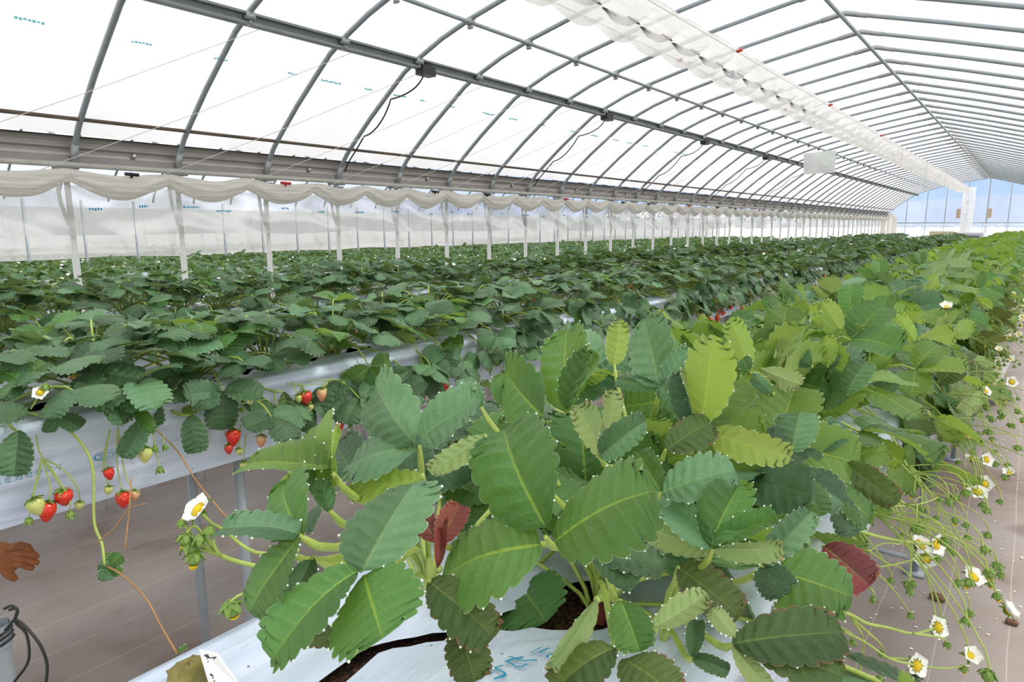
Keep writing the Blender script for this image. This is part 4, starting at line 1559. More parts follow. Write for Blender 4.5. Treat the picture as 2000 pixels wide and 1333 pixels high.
def row2_root(y):
    best = None
    for o in bpy.data.objects:
        if o.name.startswith('strawberry_plant') and o.parent is None and abs(o.location.x - ROWS[1]) < 0.06:
            d = abs(o.location.y - y)
            if best is None or d < best[0]:
                best = (d, o)
    return best[1]


def r2leaf(node, leaflets, X, nrm=(.45, -.2, .8), mat='leaf_deep'):
    d = row2_depth(node, X)
    P = px_depth(node, d)
    root = row2_root(P.y)
    hero_roots.append(root)
    HL(len(hero_roots) - 1, node, leaflets, nrm=nrm, mat=mat, depth=d)


D = 'leaf_deep'
r2leaf((178, 727), [((176, 668), 74), ((284, 742), 54), ((170, 784), 74)], -1.44)
r2leaf((48, 746), [((90, 708), 46, dict(m='leaf')), ((-4, 722), 36, dict(m='leaf')), ((2, 782), 38)], -1.44)
r2leaf((353, 685), [((368, 726), 62, dict(m='leaf_blue')), ((306, 650), 52, dict(m='leaf_blue')), ((432, 664), 44, dict(m='leaf_blue'))], -1.46)
r2leaf((430, 695), [((490, 638), 58, dict(m='leaf_blue')), ((485, 706), 30, dict(m='leaf_blue'))], -1.46)
r2leaf((555, 766), [((562, 858), 42, dict(m='leaf_old'))], -1.36, (.95, -.2, .3))
r2leaf((672, 754), [((638, 818), 56)], -1.37, (.95, -.2, .3))
r2leaf((680, 744), [((728, 786), 46)], -1.40, (.8, -.2, .5))
r2leaf((664, 738), [((700, 706), 62, dict(m='leaf'))], -1.42)
r2leaf((36, 842), [((28, 932), 76, dict(m='leaf_deep'))], -1.34, (.95, -.3, .35))
r2leaf((112, 812), [((158, 836), 42), ((92, 846), 30), ((140, 772), 34)], -1.38)
r2leaf((372, 812), [((384, 886), 56)], -1.36, (.95, -.2, .3))
r2leaf((362, 812), [((408, 750), 44, dict(m='leaf', flip=1))], -1.38)
r2leaf((262, 790), [((310, 776), 26, dict(m='leaf', flip=1)), ((298, 850), 30, dict(m='leaf'))], -1.38)
r2leaf((286, 818), [((240, 896), 48)], -1.36, (.95, -.2, .3))
r2leaf((210, 745), [((280, 800), 56, dict(m='leaf_blue')), ((240, 830), 60)], -1.42)
r2leaf((360, 730), [((410, 800), 60), ((340, 790), 54), ((300, 745), 50)], -1.44)
r2leaf((740, 640), [((700, 610), 40), ((790, 620), 44), ((745, 670), 40)], -1.46)


def r2truss(y, parts, hub=None):
    root = row2_root(y)
    for poly, tp, s in parts:
        d0 = row2_depth(poly[0], -1.385)
        d1 = row2_depth(poly[-1], -1.365)
        hero_roots.append(root)
        trail(len(hero_roots) - 1, poly, d0, d1, .0015, tp, s, (.8, -.5, .6), name='fruit_truss')


h = (82, 896)
r2truss(.35, [([(70, 850), (76, 880), h, (74, 935), (64, 974)], 'berry_pale', 1.15), ([h, (98, 950), (94, 980)], 'berry', 1.1), ([h, (106, 930), (122, 958)], 'berry', 1.05),
              ([h, (120, 915), (150, 950), (156, 980)], 'berry_pale', .95), ([h, (66, 960), (56, 1012)], 'bud', 1.6), ([h, (110, 930), (136, 980), (134, 1000)], 'bud', 1.9)])
r2truss(.5, [([(215, 840), (206, 890), (210, 915)], 'berry', .85), ([(215, 840), (202, 900), (212, 950)], 'berry_pale', .95), ([(230, 835), (228, 900), (238, 960)], 'berry', 1.2),
             ([(230, 835), (245, 930), (264, 958)], 'berry_pink', .8), ([(250, 840), (256, 870)], 'berry', .75), ([(250, 840), (245, 858)], 'berry', .8), ([(290, 850), (284, 874)], 'berry_pale', 1.1),
             ([(300, 868), (306, 890), (312, 912)], 'bud', 1.7), ([(300, 850), (302, 872)], 'bud', 1.6), ([(318, 850), (320, 870)], 'bud', 1.4)])
r2truss(.9, [([(440, 800), (446, 820), (455, 838)], 'berry', 1.15), ([(430, 820), (446, 868)], 'berry', .85), ([(470, 830), (466, 876)], 'berry_pale', .95), ([(480, 850), (475, 902)], 'berry_pale', .8),
             ([(400, 814), (440, 820), (488, 824)], 'berry_pale', .8), ([(470, 820), (500, 830), (510, 850)], 'berry_pink', 1.0),
             ([(400, 800), (450, 792), (489, 786)], 'flower', .6), ([(400, 800), (430, 796), (472, 797)], 'bud2', 1.2), ([(480, 796), (520, 780), (526, 798)], 'bud', 1.4), ([(490, 800), (505, 815)], 'bud', 1.5),
             ([(400, 800), (436, 794)], 'flower', .4)])
r2truss(1.2, [([(570, 745), (582, 772)], 'berry_pale', 1.1), ([(580, 750), (594, 765)], 'berry', 1.1), ([(585, 780), (590, 795)], 'berry_pale', .8), ([(600, 775), (607, 790)], 'berry_pale', .7),
              ([(560, 750), (600, 752), (640, 750), (628, 760)], 'berry_pink', 1.1), ([(600, 745), (655, 742), (668, 745)], 'bud', 1.5), ([(640, 745), (633, 758)], 'berry_pale', .8)])
r2truss(1.4, [([(690, 770), (674, 808)], 'berry', 1.05), ([(690, 770), (692, 796)], 'berry', 1.1), ([(680, 790), (664, 824)], 'berry', .9), ([(690, 800), (686, 830)], 'bud', 1.4)])
r2truss(1.9, [([(860, 700), (863, 738)], 'berry', 1.2), ([(880, 700), (887, 738)], 'berry', 1.1), ([(875, 690), (880, 715)], 'berry_pink', 1.2), ([(900, 700), (922, 712)], 'berry_pale', 1.1), ([(940, 690), (930, 705)], 'berry_pale', 1.0)])
r2truss(.3, [([(60, 800), (72, 780), (79, 768)], 'flower', .85), ([(72, 780), (85, 765), (90, 750)], 'bud2', 1.6)])

# runners
def runner(poly, d, r=0.0022, mat='stem'):
    P = [px_depth(p, dd) for p, dd in zip(poly, d)]
    root = row2_root(P[0].y)
    pts = []
    loc = root.location
    n = len(P)
    for i in range(n - 1):
        a, b, c, e = P[max(0, i - 1)], P[i], P[i + 1], P[min(n - 1, i + 2)]
        for k in range(5):
            t = k / 5
            pts.append(0.5 * ((2 * b) + (c - a) * t + (2 * a - 5 * b + 4 * c - e) * t * t + (3 * b - a - 3 * c + e) * t ** 3) - loc)
    pts.append(P[-1] - loc)
    mb = MB()
    mb.tube(pts, r, 6, 0)
    return mb.build('runner', M[mat], root), root, P[-1]


dd = row2_depth((168, 880), -1.36)
o, root, e = runner([(140, 845), (168, 880), (182, 925), (184, 1020), (199, 1062), (204, 1104)], [dd, dd, dd, dd * .99, dd * .98, dd * .97], .0027)
for tip, w, m in (((192, 1104), 22, 'leaf_deep'), ((206, 1136), 36, D), ((236, 1122), 26, 'leaf'), ((238, 1086), 30, 'leaf'), ((216, 1080), 22, 'leaf_lime')):
    hero_roots.append(root)
    HL(len(hero_roots) - 1, (210, 1108), [(tip, w, dict(m=m, fold=.3))], depth=dd * .97, petiole=False)
runner([(210, 1108), (240, 1125), (285, 1170), (315, 1225), (345, 1276)], [dd * .97, dd * .96, dd * .95, dd * .94, dd * .93], .0019, 'stem_red')
hero_roots.append(root)
HL(len(hero_roots) - 1, (345, 1276), [((364, 1262), 10, dict(m='leaf'))], depth=dd * .93, petiole=False)
runner([(256, 935), (253, 990), (244, 1072)], [dd, dd * .99, dd * .97], .0015, 'stem_red')
runner([(184, 1066), (225, 1030), (252, 995), (286, 984)], [dd * .98] * 4, .0013, 'stem_red')
d3 = row2_depth((345, 880), -1.36)
runner([(300, 835), (345, 880), (388, 946), (457, 1027)], [d3, d3, d3 * .98, d3 * .96], .0019, 'stem_red')

# ------------------------------------------------------------------ small things near the camera
P = px_depth((370, 1326), 0.53)
mb = MB()
def lump(sx, sy, sz, seed):
    def fn(u, v):
        a, b = u * 2 * PI, (v - 0.5) * PI
        n = 1 + 0.18 * noise.noise(Vector((3 * math.cos(a), 3 * math.sin(a), 3 * b + seed)))
        e = lambda q: math.copysign(abs(q) ** 0.6, q)
        return (sx * e(math.cos(b)) * e(math.cos(a)) * n, sy * e(math.cos(b)) * e(math.sin(a)) * n, sz * e(math.sin(b)) * n)
    return fn
mb.grid(lump(0.013, 0.015, 0.014, 1), 20, 12)
tag(mb.build('foam_block', M['moss'], None, P), 'mossy yellow-green block stuck at the corner of the near bed end', 'block')

# white name card with handwritten marks, planted upright at the bed corner
A = px_depth((388, 1270), 0.525)
Bc = px_depth((425, 1278), 0.53)
Cc = px_depth((472, 1345), 0.49)
card = link('name_card', None, None, A)
tag(card, 'white plastic name card with black handwriting stuck in the near bed corner', 'name card')
q = [Vector((0, 0, 0)), Bc - A, Cc - A, px_depth((418, 1372), 0.48) - A]
nn = (q[1] - q[0]).cross(q[3] - q[0]).normalized()
mb = MB()
vs = [tuple(p) for p in q] + [tuple(p - nn * 0.0008) for p in q]
mb.add(vs, [(0, 1, 2, 3), (7, 6, 5, 4), (0, 4, 5, 1), (1, 5, 6, 2), (2, 6, 7, 3), (3, 7, 4, 0)])
mb.build('card', M['card'], card, smooth=False)
tocam = -ray(430, 1310).normalized()
off = nn * (0.0012 if nn.dot(tocam) > 0 else -0.002)
u_, v_ = (q[1] - q[0]), (q[3] - q[0])
mb = MB()
def stroke(pts, r=0.0006):
    mb.tube([u_ * a + v_ * b + off for a, b in pts], r, 4)
for k in (0.12, 0.50):
    stroke([(.15, k + .02), (.35, k + .10), (.2, k + .16), (.5, k + .13), (.62, k + .05), (.55, k + .20), (.7, k + .17)])
    stroke([(.3, k), (.45, k + .22), (.8, k + .30)])
    stroke([(.2, k + .1), (.75, k + .02)])
mb.build('handwriting', M['ink'], card)

# pipe stake tied with black twine
stake = link('pipe_stake', None, None, (-0.985, 0.197, 0))
tag(stake, 'grey pipe stake with black plastic twine looped round its open top', 'stake')
mb = MB()
mb.tube([(0, 0, 0), (0, 0, H - 0.50)], 0.0125, 14, 0, False)
mb.tube([(0, 0, H - 0.53), (0, 0, H - 0.50)], 0.0145, 14, 0, False)
mb.build('pipe', M['pipe'], stake)
mb = MB()
for rr, zz in ((0.0155, -.515), (0.016, -.522), (.0152, -.509)):
    mb.tube([(rr * math.cos(a), rr * math.sin(a), H + zz + .002 * math.sin(2 * a)) for a in np.linspace(0, 2 * PI, 15)], 0.0018, 5, 0)
mb.build('twine_wrap', M['black'], stake)
mb = MB()
s0 = stake.location
for poly in ([(18, 1192), (34, 1190), (30, 1215), (52, 1240), (56, 1290), (30, 1330), (20, 1345)], [(30, 1210), (50, 1225), (78, 1260), (92, 1300), (88, 1345)], [(8, 1190), (24, 1184), (34, 1200), (10, 1232)]):
    Q = [px_depth(p, .775) - s0 for p in poly]
    sm = []
    for i in range(len(Q) - 1):
        a, b, c, e = Q[max(0, i - 1)], Q[i], Q[i + 1], Q[min(len(Q) - 1, i + 2)]
        for k in range(5):
            t = k / 5
            sm.append(0.5 * ((2 * b) + (c - a) * t + (2 * a - 5 * b + 4 * c - e) * t * t + (3 * b - a - 3 * c + e) * t ** 3))
    mb.tube(sm + [Q[-1]], 0.0017, 5, 0)
mb.build('twine_tail', M['black'], stake)

# brown work glove
gp = px_depth((2, 1090), 1.62)
glove = link('work_glove', None, None, gp)
tag(glove, 'brown leather work glove hanging under the hem of the second bed', 'glove')
rt = Vector((cy_, sy_, 0))
mb = MB()
def palm(u, v):
    a, b = u * 2 * PI, (v - .5) * PI
    p = rt * (0.052 * math.cos(b) * math.cos(a)) + Vector((-sy_, cy_, 0)) * (0.016 * math.cos(b) * math.sin(a)) + UPV * (0.042 * math.sin(b))
    return tuple(p)
mb.grid(palm, 18, 10)
mb.build('palm', M['glove'], glove)
for k, (dz, L) in enumerate(((.028, .050), (.012, .062), (-.004, .060), (-.018, .046))):
    f = MB()
    pts = [rt * .02 + UPV * dz * .8, rt * (.03 + L * .45) + UPV * (dz + .004), rt * (.03 + L * .8) + UPV * (dz * 1.1 - .004), rt * (.03 + L) + UPV * (dz - .012)]
    f.tube(pts, [.0115, .011, .0095, .005], 9)
    f.build('finger', M['glove'], glove)
f = MB()
f.tube([UPV * -.02, rt * .015 + UPV * -.045, rt * .03 + UPV * -.060], [.013, .012, .006], 9)
f.build('thumb', M['glove'], glove)

# bucket on its grey base, standing by the bed leg
bk = link('bucket', None, None, (-0.17, 6.35, 0))
tag(bk, 'white plastic bucket on a grey base under the aisle bed', 'bucket')
mb = MB()
def bf(u, v):
    a = u * 2 * PI
    r = 0.085 + 0.075 * v
    return (r * math.cos(a), r * math.sin(a), 0.10 + 0.30 * v)
mb.grid(bf, 28, 6)
mb.tube([(0.16 * math.cos(a), 0.16 * math.sin(a), .40) for a in np.linspace(0, 2 * PI, 29)], .005, 6)
mb.add([(0.085 * math.cos(a), 0.085 * math.sin(a), .105) for a in np.linspace(0, 2 * PI, 25)[:24]], [tuple(range(24))])
mb.build('bucket_body', M['bucket'], bk)
mb = MB()
mb.tube([(0, 0, 0), (0, 0, .10)], .09, 24)
mb.build('stand', M['grey'], bk)
cr = MB()
cr.box((0, 0, .25), (.4, .5, .5))
cr.box((0, 0, .52), (.44, .54, .05))
tag(cr.build('storage_crate', M['black'], None, (0.12, 16.5, 0), smooth=False), 'black lidded crate standing far down the aisle', 'crate')
for i, (p, s, lab) in enumerate((((1830, 1172), .018, 'small brown soil clod on the aisle floor beside a dark smear'), ((1976, 1220), .013, 'reddish brown soil clod lying alone on the aisle floor'))):
    r = ray(*p)
    k = -H / r.z
    mb = MB()
    mb.grid(lump(s * 1.5, s, s * .7, i * 5), 12, 8)
    tag(mb.build('soil_clod', M['clod'], None, Vector((r.x * k, r.y * k, s * .6))), lab, 'soil clod')

# fallen petals
mb = MB()
rp = random.Random(3)
for k in range(1500):
    y = rp.uniform(0.2, 9) if k < 1100 else rp.uniform(.2, 3.5)
    x = rp.choice([rp.uniform(-.55, .9), rp.uniform(-.35, .6), rp.uniform(-1.75, -.45)])
    if k > 1100:
        x = rp.uniform(-1.5, -.6)
    s = rp.uniform(.003, .007)
    a0 = rp.uniform(0, 6)
    vs = [(x + s * math.cos(a + a0), y + s * .8 * math.sin(a + a0), 0.002 + rp.uniform(0, .002)) for a in np.linspace(0, 2 * PI, 7)[:6]]
    mb.add(vs, [tuple(range(6))])
tag(mb.build('fallen_petals', M['fallen'], smooth=False), 'pale fallen strawberry petals scattered over the ground cloth', 'petals', kind='stuff')

# ------------------------------------------------------------------ greenhouse structure
mb = MB()
mb.grid(lambda u, v: (-13.6 + 15.4 * u, -4 + (YE + 4) * v, 0), 8, 8)
tag(mb.build('floor', M['floor']), 'grey-brown woven ground cloth under the beds', 'floor', kind='structure')
mb = MB()
mb.grid(lambda u, v: (-600 + 1200 * u, -300 + 1300 * v, -0.05), 4, 4)
tag(mb.build('ground', M['outdoor']), 'open field outside the houses', 'ground', kind='structure')
mb = MB()
mb.grid(lambda u, v: (-700 + 1300 * u, 620 + 60 * v, -2 + v * (26 + 16 * noise.noise(Vector((u * 7, 1, 0))) + 6 * noise.noise(Vector((u * 30, 4, 0))))), 120, 2)
tag(mb.build('hills', M['hill']), 'hazy blue hills beyond the end wall', 'hills', kind='structure')

PROF = [(-3.495, .275), (-3.445, .36), (-3.385, .43), (-3.31, .495), (-3.15, .625), (-2.99, .742), (-2.85, .842), (-2.72, .905), (-2.56, .970), (-2.36, 1.032), (-2.0, 1.118), (-1.66, 1.186), (-1.35, 1.240), (-1.056, 1.288)]
PROF_R = [(-.52, 1.142), (-.16, 1.038), (.25, .905), (.62, .745), (.9, .57), (1.12, .45), (1.27, .36), (1.388, .275)]


def prof_pts(mirror=False, dx=0.0):
    return [((2 * RX - x if mirror else x) + dx, z + H) for x, z in PROF]


full = prof_pts() + [(x, z + H) for x, z in PROF_R]
W_HOUSE = 2 * (RX - VX)
ARCH_Y = [0.183 + 0.5 * i for i in range(-4, 46)]

# roof film
def roof(dx, nm, lab, mt='roof_film'):
    mb = MB()
    pf = [(x + dx, z + .012) for x, z in full if z > H + .37]
    pf[0] = (VX + .075 + dx, H + .392)
    # normals outward
    pp = []
    for i, (x, z) in enumerate(pf):
        a, b = pf[max(0, i - 1)], pf[min(len(pf) - 1, i + 1)]
        tx, tz = b[0] - a[0], b[1] - a[1]
        l = math.hypot(tx, tz)
        pp.append((x - tz / l * .016, z + tx / l * .016))
    n = len(pp)
    ny = 60
    vs, fs = [], []
    for j in range(ny + 1):
        y = -2.2 + (YE + 2.2) * j / ny
        for x, z in pp:
            vs.append((x, y, z))
    for j in range(ny):
        for i in range(n - 1):
            a = j * n + i
            fs.append((a, a + 1, a + n + 1, a + n))
    mb.add(vs, fs)
    tag(mb.build(nm, M[mt]), lab, 'roof film', kind='structure')


roof(0, 'ceiling', 'clear polythene roof film over the beds')
roof(-W_HOUSE - 0.14, 'ceiling.001', 'clear polythene roof film of the neighbouring house', 'clear_film')

mb = MB()
rp = random.Random(21)
y = .2
while y < 7:
    for k in range(rp.randint(3, 9)):
        mb.box((-2.985, y + k * .014, H + .742 + rp.uniform(-.002, .002)), (.006, .009, rp.uniform(.004, .009)))
    y += rp.uniform(.18, .4)
o = mb.build('printed_marks', simple('pale_cyan_print', srgb(120, 205, 215), .6), bpy.data.objects['ceiling'], smooth=False)
# arches (pipe + clamps), one object each, copied along the house
am = MB()
am.tube([(x, 0, z) for x, z in full], 0.0127, 10, 0)
am.tube([(x, 0, z) for x, z in full if abs(x - RX) < 0.01] * 1 + [(RX + .001, 0, full[len(PROF) - 1][1])], .012, 8, 0)
arch_me = am.mesh('arch_pipe', [M['pipe']])
def clamp_mesh(big):
    m = MB()
    m.box((0, 0, -0.004), (.05 if big else .035, .035, .03), 0)
    m.box((0, 0, -.028), (.03, .012, .02), 0)
    m.tube([(0, -.02, -.012), (0, .02, -.012)], .006, 6)
    return m.mesh('purlin_clamp', [M['bracket']])
CL, CS = clamp_mesh(True), clamp_mesh(False)
rj = MB()
zr = H + 1.288
rj.tube([(RX - .13, 0, zr - .022), (RX - .02, 0, zr - .004), (RX, 0, zr), (RX + .02, 0, zr - .004), (RX + .13, 0, zr - .035)], .0165, 10)
RJ = rj.mesh('ridge_joint', [M['bracket']])
fj = MB()
fj.tube([(VX + .005, 0, H + .27), (VX + .055, 0, H + .36)], .017, 10)
FJ = fj.mesh('foot_socket', [M['bracket']])
for i, y in enumerate(ARCH_Y):
    y += max(0, 1.7 - y) * .06 if y > 0 else 0
    a = link('arch_pipe', arch_me, None, (0, y, 0))
    if 0 <= y < 0.9:
        tag(a, 'curved steel arch pipe nearest the camera, crossing the upper corner beside hanging cords', 'arch pipe', 'roof arch pipes')
    else:
        tag(a, 'curved grey steel arch pipe carrying the clear roof film over the beds', 'arch pipe', 'roof arch pipes of the main house')
    if y < 0:
        pass
    link('purlin_clamp', CL, a, (-2.74, 0, H + .885))
    if y < 14:
        link('purlin_clamp', CS, a, (-2.36, 0, H + 1.022))
    link('ridge_joint', RJ, a)
    if y < 10:
        link('foot_socket', FJ, a)
# neighbouring house arches seen under the gutter
am2 = MB()
sub = [(x - W_HOUSE - .14, z) for x, z in full]
am2.tube([(x, 0, z) for x, z in sub], 0.0127, 6, 0)
A2 = am2.mesh('arch_pipe', [M['pipe']])
for i, y in enumerate(ARCH_Y[2:40]):
    tag(link('arch_pipe', A2, None, (0, y + .1, 0)), 'grey arch pipe of the neighbouring house glimpsed between gutter and rolled sheet', 'arch pipe', 'roof arch pipes of the neighbouring house')

# posts
pm = MB()
pm.tube([(0, 0, 0), (0, 0, H + .28)], 0.0125, 12)
pm.tube([(0, 0, 0), (0, 0, H - .15)], 0.0155, 12)
pm.tube([(.0, -.012, H - .0), (-.014, -.03, H + .1), (-.02, -.04, H + .28)], 0.009, 8)
PM = pm.mesh('post', [M['post']])
bm_ = MB()
bm_.box((0, 0, H + .262), (.06, .09, .022), 0)
bm_.tube([(-.05, -.02, H + .235), (.03, .03, H + .235)], .008, 6)
BM = bm_.mesh('bracket', [M['bracket']])
for i, y in enumerate([0.183 + .5 * k for k in range(0, 45)]):
    p = link('steel_post', PM, None, (VX, y + .5, 0))
    tag(p, 'pale galvanised post holding the gutter beside the third bed', 'post', 'galvanised posts under the gutter')
    link('pipe_bracket', BM, p)
pm2 = MB()
pm2.tube([(0, 0, 0), (0, 0, H + .28)], 0.0155, 8)
P2 = pm2.mesh('post', [M['pipe']])
for xx, grp, lab in ((VX - W_HOUSE, 'posts of the neighbouring house', 'thin pale post of the neighbouring house rising from dark foliage'), (VX - 2 * W_HOUSE, 'posts two houses away', 'tiny pale post two houses away, barely above the foliage')):
    for k in range(0, 40):
        tag(link('steel_post', P2, None, (xx, 1.3 + .55 * k, 0)), lab, 'post', grp)

# purlins, ridge, gutter, pipes: one long member each
Y0, Y1 = -2.0, YE - .02
def member(name, fn, mat, lab, cat, smooth=True):
    mb = MB()
    fn(mb)
    return tag(mb.build(name, mat, smooth=smooth), lab, cat)


def purl(mb):
    for dz, dx in ((0, 0), (.012, .024)):
        pass
    L = Y1 - Y0
    mb.box((-2.765, (Y0 + Y1) / 2, H + .868), (.016, L, .042))
    mb.box((-2.745, (Y0 + Y1) / 2, H + .893), (.030, L, .010))
    mb.box((-2.745, (Y0 + Y1) / 2, H + .853), (.030, L, .010))
member('purlin_channel', purl, M['rail'], 'thick grey channel purlin running the length of the roof beside black clamps', 'purlin', False)
member('purlin_pipe', lambda mb: mb.tube([(-2.36, Y0, H + 1.015), (-2.36, 10, H + 1.015), (-2.36, Y1, H + 1.015)], .0105, 10), M['pipe'], 'thin round purlin pipe between the channel purlin and the white duct', 'purlin')
member('ridge_pipe', lambda mb: mb.tube([(RX, Y0, H + 1.258), (RX, Y1, H + 1.258)], .0115, 10), M['pipe'], 'ridge pipe running under the peak of the roof', 'ridge pipe')
member('film_strip', lambda mb: mb.tube([(-3.348, Y0, H + .458), (-3.348, Y1, H + .458)], .0085, 8), M['brown_line'], 'weathered brown strip clamping the roof film just above the gutter', 'clamp strip')


def gut(mb):
    pr = [(-3.455, .392), (-3.475, .386), (-3.482, .372), (-3.482, .350), (-3.497, .341), (-3.497, .318), (-3.484, .310), (-3.484, .286), (-3.57, .286), (-3.57, .385), (-3.455, .398)]
    n = len(pr)
    vs = [(x, y, z + H) for y in (Y0, Y1) for x, z in pr]
    mb.add(vs, [(i, i + 1, n + i + 1, n + i) for i in range(n - 1)])
g = member('gutter', gut, M['gutter'], 'long grey steel gutter channel along the valley above the posts', 'gutter', False)
bo = MB()
for k in range(22):
    bo.tube([(-3.495, .48 + k * 1.0, H + .330), (-3.483, .48 + k * 1.0, H + .330)], .011, 8)
bo.build('bolt_head', M['bracket'], g)
member('gutter_pipe', lambda mb: mb.tube([(-3.475, Y0, H + .272), (-3.475, Y1, H + .272)], .014, 12), M['pale_pipe'], 'pale horizontal pipe clamped directly below the gutter', 'pipe')

# rolled ivory sheet hanging in swags
def swag(mb):
    ny = int((YE - .6 + 1.5) / .0267)
    sp = 0.40
    def fn(u, v):
        y = -1.5 + (YE - .6 + 1.5) * v
        ph = (y / sp + 0.25 * noise.noise(Vector((y * .6, 0, 0)))) % 1.0
        sag = math.sin(PI * ph)
        a = u * 2 * PI
        fold_ = .0045 * math.sin(a * 5 + 3.5 * math.sin(PI * ph) + 2 * noise.noise(Vector((y * 1.5, 2, 0))))
        h = 0.022 + .030 * sag ** .7
        cz = .222 - .045 * sag
        w = .022 + .016 * sag
        rip = fold_ + .010 * noise.noise(Vector((math.cos(a) * 2, math.sin(a) * 2 + y * 1.2, y * 6)))
        return (-3.425 + (w + rip) * math.cos(a), y, H + cz + (h + rip) * math.sin(a))
    mb.grid(fn, 34, ny)
member('rolled_sheet', swag, M['cloth'], 'ivory plastic sheet rolled up in swags along the row of posts', 'rolled sheet')
rp = random.Random(9)
for i in range(14):
    y = .55 + i * .92 + rp.uniform(-.2, .2)
    mb = MB()
    mb.tube([(-3.39, y - .03, H + .238), (-3.385, y + .03, H + .236)], .008, 8)
    mb.tube([(-3.40, y, H + .245), (-3.39, y, H + .222)], .006, 6)
    red = i % 3 == 2
    tag(mb.build('sheet_clip', M['red'] if red else M['black']), ('small red clip gripping the top of the rolled ivory sheet' if red else 'small black clip gripping the top of the rolled ivory sheet'), 'clip', 'red sheet clips' if red else 'black sheet clips')

# hanging clear curtain
def wr(x0, zt, zb, amp, f):
    def fn(u, v):
        y = -1.5 + (YE - .9 + 1.5) * u
        z = zt + (zb - zt) * v
        z += (v > .9) * .02 * noise.noise(Vector((y * 1.6, 3, x0)))
        x = x0 + amp * noise.noise(Vector((y * f, z * 5, x0))) + amp * .6 * noise.noise(Vector((y * f * 3 + z * 6, z * 9, 1)))
        return (x, y, H + z)
    return fn
mb = MB()
mb.grid(wr(-3.455, .18, -.045, .034, 2.2), 560, 14)
cur = tag(mb.build('hanging_curtain', M['curtain_film']), 'wrinkled clear polythene curtain hanging below the rolled ivory sheet', 'curtain')
mb = MB()
rp = random.Random(11)
y = .3
while y < 12:
    L = rp.uniform(.04, .10)
    z = .085 + .012 * math.sin(y * 9)
    for k in range(int(L / .012)):
        mb.box((-3.425, y + k * .012, H + z + rp.uniform(-.002, .002)), (.001, .008, rp.uniform(.006, .012)))
    y += rp.uniform(.16, .42)
o = mb.build('printed_marks', M['cyan'], cur, smooth=False)
o['label'] = 'faint blue printed marks'
mb = MB()
mb.grid(wr(VX - W_HOUSE - .12, .20, -.37, .06, 1.6), 220, 12)
tag(mb.build('hanging_curtain', M['side_film']), 'milky polythene curtain of the neighbouring house, hem touching the foliage', 'curtain')
mb = MB()
mb.grid(wr(VX - 2 * W_HOUSE - .05, .20, -1.38, .03, 1.0), 160, 8)
tag(mb.build('wall_left', M['side_film']), 'milky polythene side of the furthest house', 'wall', kind='structure')
mb = MB()
mb.grid(lambda u, v: (1.39, -2 + (YE + 2) * u, H + .28 - 1.68 * v), 20, 4)
tag(mb.build('wall_right', M['side_film']), 'milky polythene side wall along the aisle', 'wall', kind='structure')

# cables with clamp boxes
for i, ai in enumerate((4, 8, 12, 16, 20)):
    y = 0.183 + .5 * (ai + 1)
    root = link('cable_clamp', None, None, (-2.755, y + .06, H + .86))
    tag(root, ['black clamp box with a drooping cable on the channel purlin, closest of its row', 'black clamp box with a drooping cable, second along the channel purlin',
               'black clamp box with a drooping cable, third along the channel purlin', 'black clamp box with a drooping cable, fourth along the channel purlin',
               'black clamp box with a drooping cable, fifth and furthest along the purlin'][i], 'cable clamp')
    mb = MB()
    mb.box((.01, 0, -.018), (.06, .10, .05))
    mb.box((0, .02, .012), (.035, .05, .02))
    mb.build('clamp_box', M['black'], root, smooth=False)
    mb = MB()
    pts = bez((0.0, 0, -.02), (-.04, .01, -.10), (-.12, -.04, -.14), (-.215, -.06, -.150), 8) + bez((-.215, -.06, -.150), (-.28, -.035, -.22), (-.38, -.03, -.32), (-.46, -.06, -.335), 8)[1:] + [Vector((-.54, -.06, -.41)), Vector((-.62, -.06, -.48)), Vector((-.655, -.06, -.53))]
    mb.tube(pts, .0042, 6)
    mb.build('cable', M['black'], root)

# inflated lattice duct
DX0, DX1, DZ = -1.73, -1.40, .95
duct = link('air_duct', None, None, (-1.565, 0, 0))
tag(duct, 'quilted white polythene air duct hanging under the roof and turning down at the end wall', 'air duct')
mb = MB()
YD = YE - 1.1
def dfn(u, v):
    y = -1.2 + (YD + 1.2) * v
    a = u * 2 * PI
    w, h = .165, .055
    e = lambda q, p: math.copysign(abs(q) ** p, q)
    x = w * e(math.cos(a), .7)
    z = h * e(math.sin(a), .8)
    row = 0 if x < 0 else 1
    q = (abs(math.sin(PI * (y / .34 + .5 * row + 1.2 * x))) * abs(math.sin(PI * (x + w) / w))) ** .5
    edge = 1 - (abs(x) / w) ** 6
    z += (-.08 if z < 0 else .04) * (q - .5) * edge
    z += .006 * noise.noise(Vector((x * 30, y * 12, 0)))
    return (x + .008 * noise.noise(Vector((y * 3, u, 0))), y, H + DZ + z)
mb.grid(dfn, 40, 1100)
mb.build('duct_tube', M['duct_film'], duct)
mb = MB()
for k in range(0, 40):
    y = -.8 + .34 * k * .5 * 2 / 2 + .0
    if y > 9:
        break
    def slot(u, v, y=y):
        a = u * 2 * PI
        return ((.010 if k % 2 else .012) * v * math.cos(a) - .35 * .022 * v * math.sin(a) + (.085 if k % 2 else .06), y + .075 * v * math.sin(a), H + DZ - .062)
    mb.grid(slot, 12, 1)
mb.build('vent_slit', M['grey'], duct, smooth=False)
mb = MB()
for sx in (-.168, .168):
    mb.tube([(sx, -1.2, H + DZ), (sx, YD, H + DZ)], .003, 5)
mb.build('hem_cord', M['cord'], duct)
mb = MB()
def vd(u, v):
    a = u * 2 * PI
    z = DZ + .06 - (DZ + .40) * v
    w = .145 + .02 * noise.noise(Vector((z * 5, 0, 0)))
    return (w * math.cos(a) + .12, YD + .18 + w * .8 * math.sin(a) + .0, H + z)
mb.grid(vd, 18, 24)
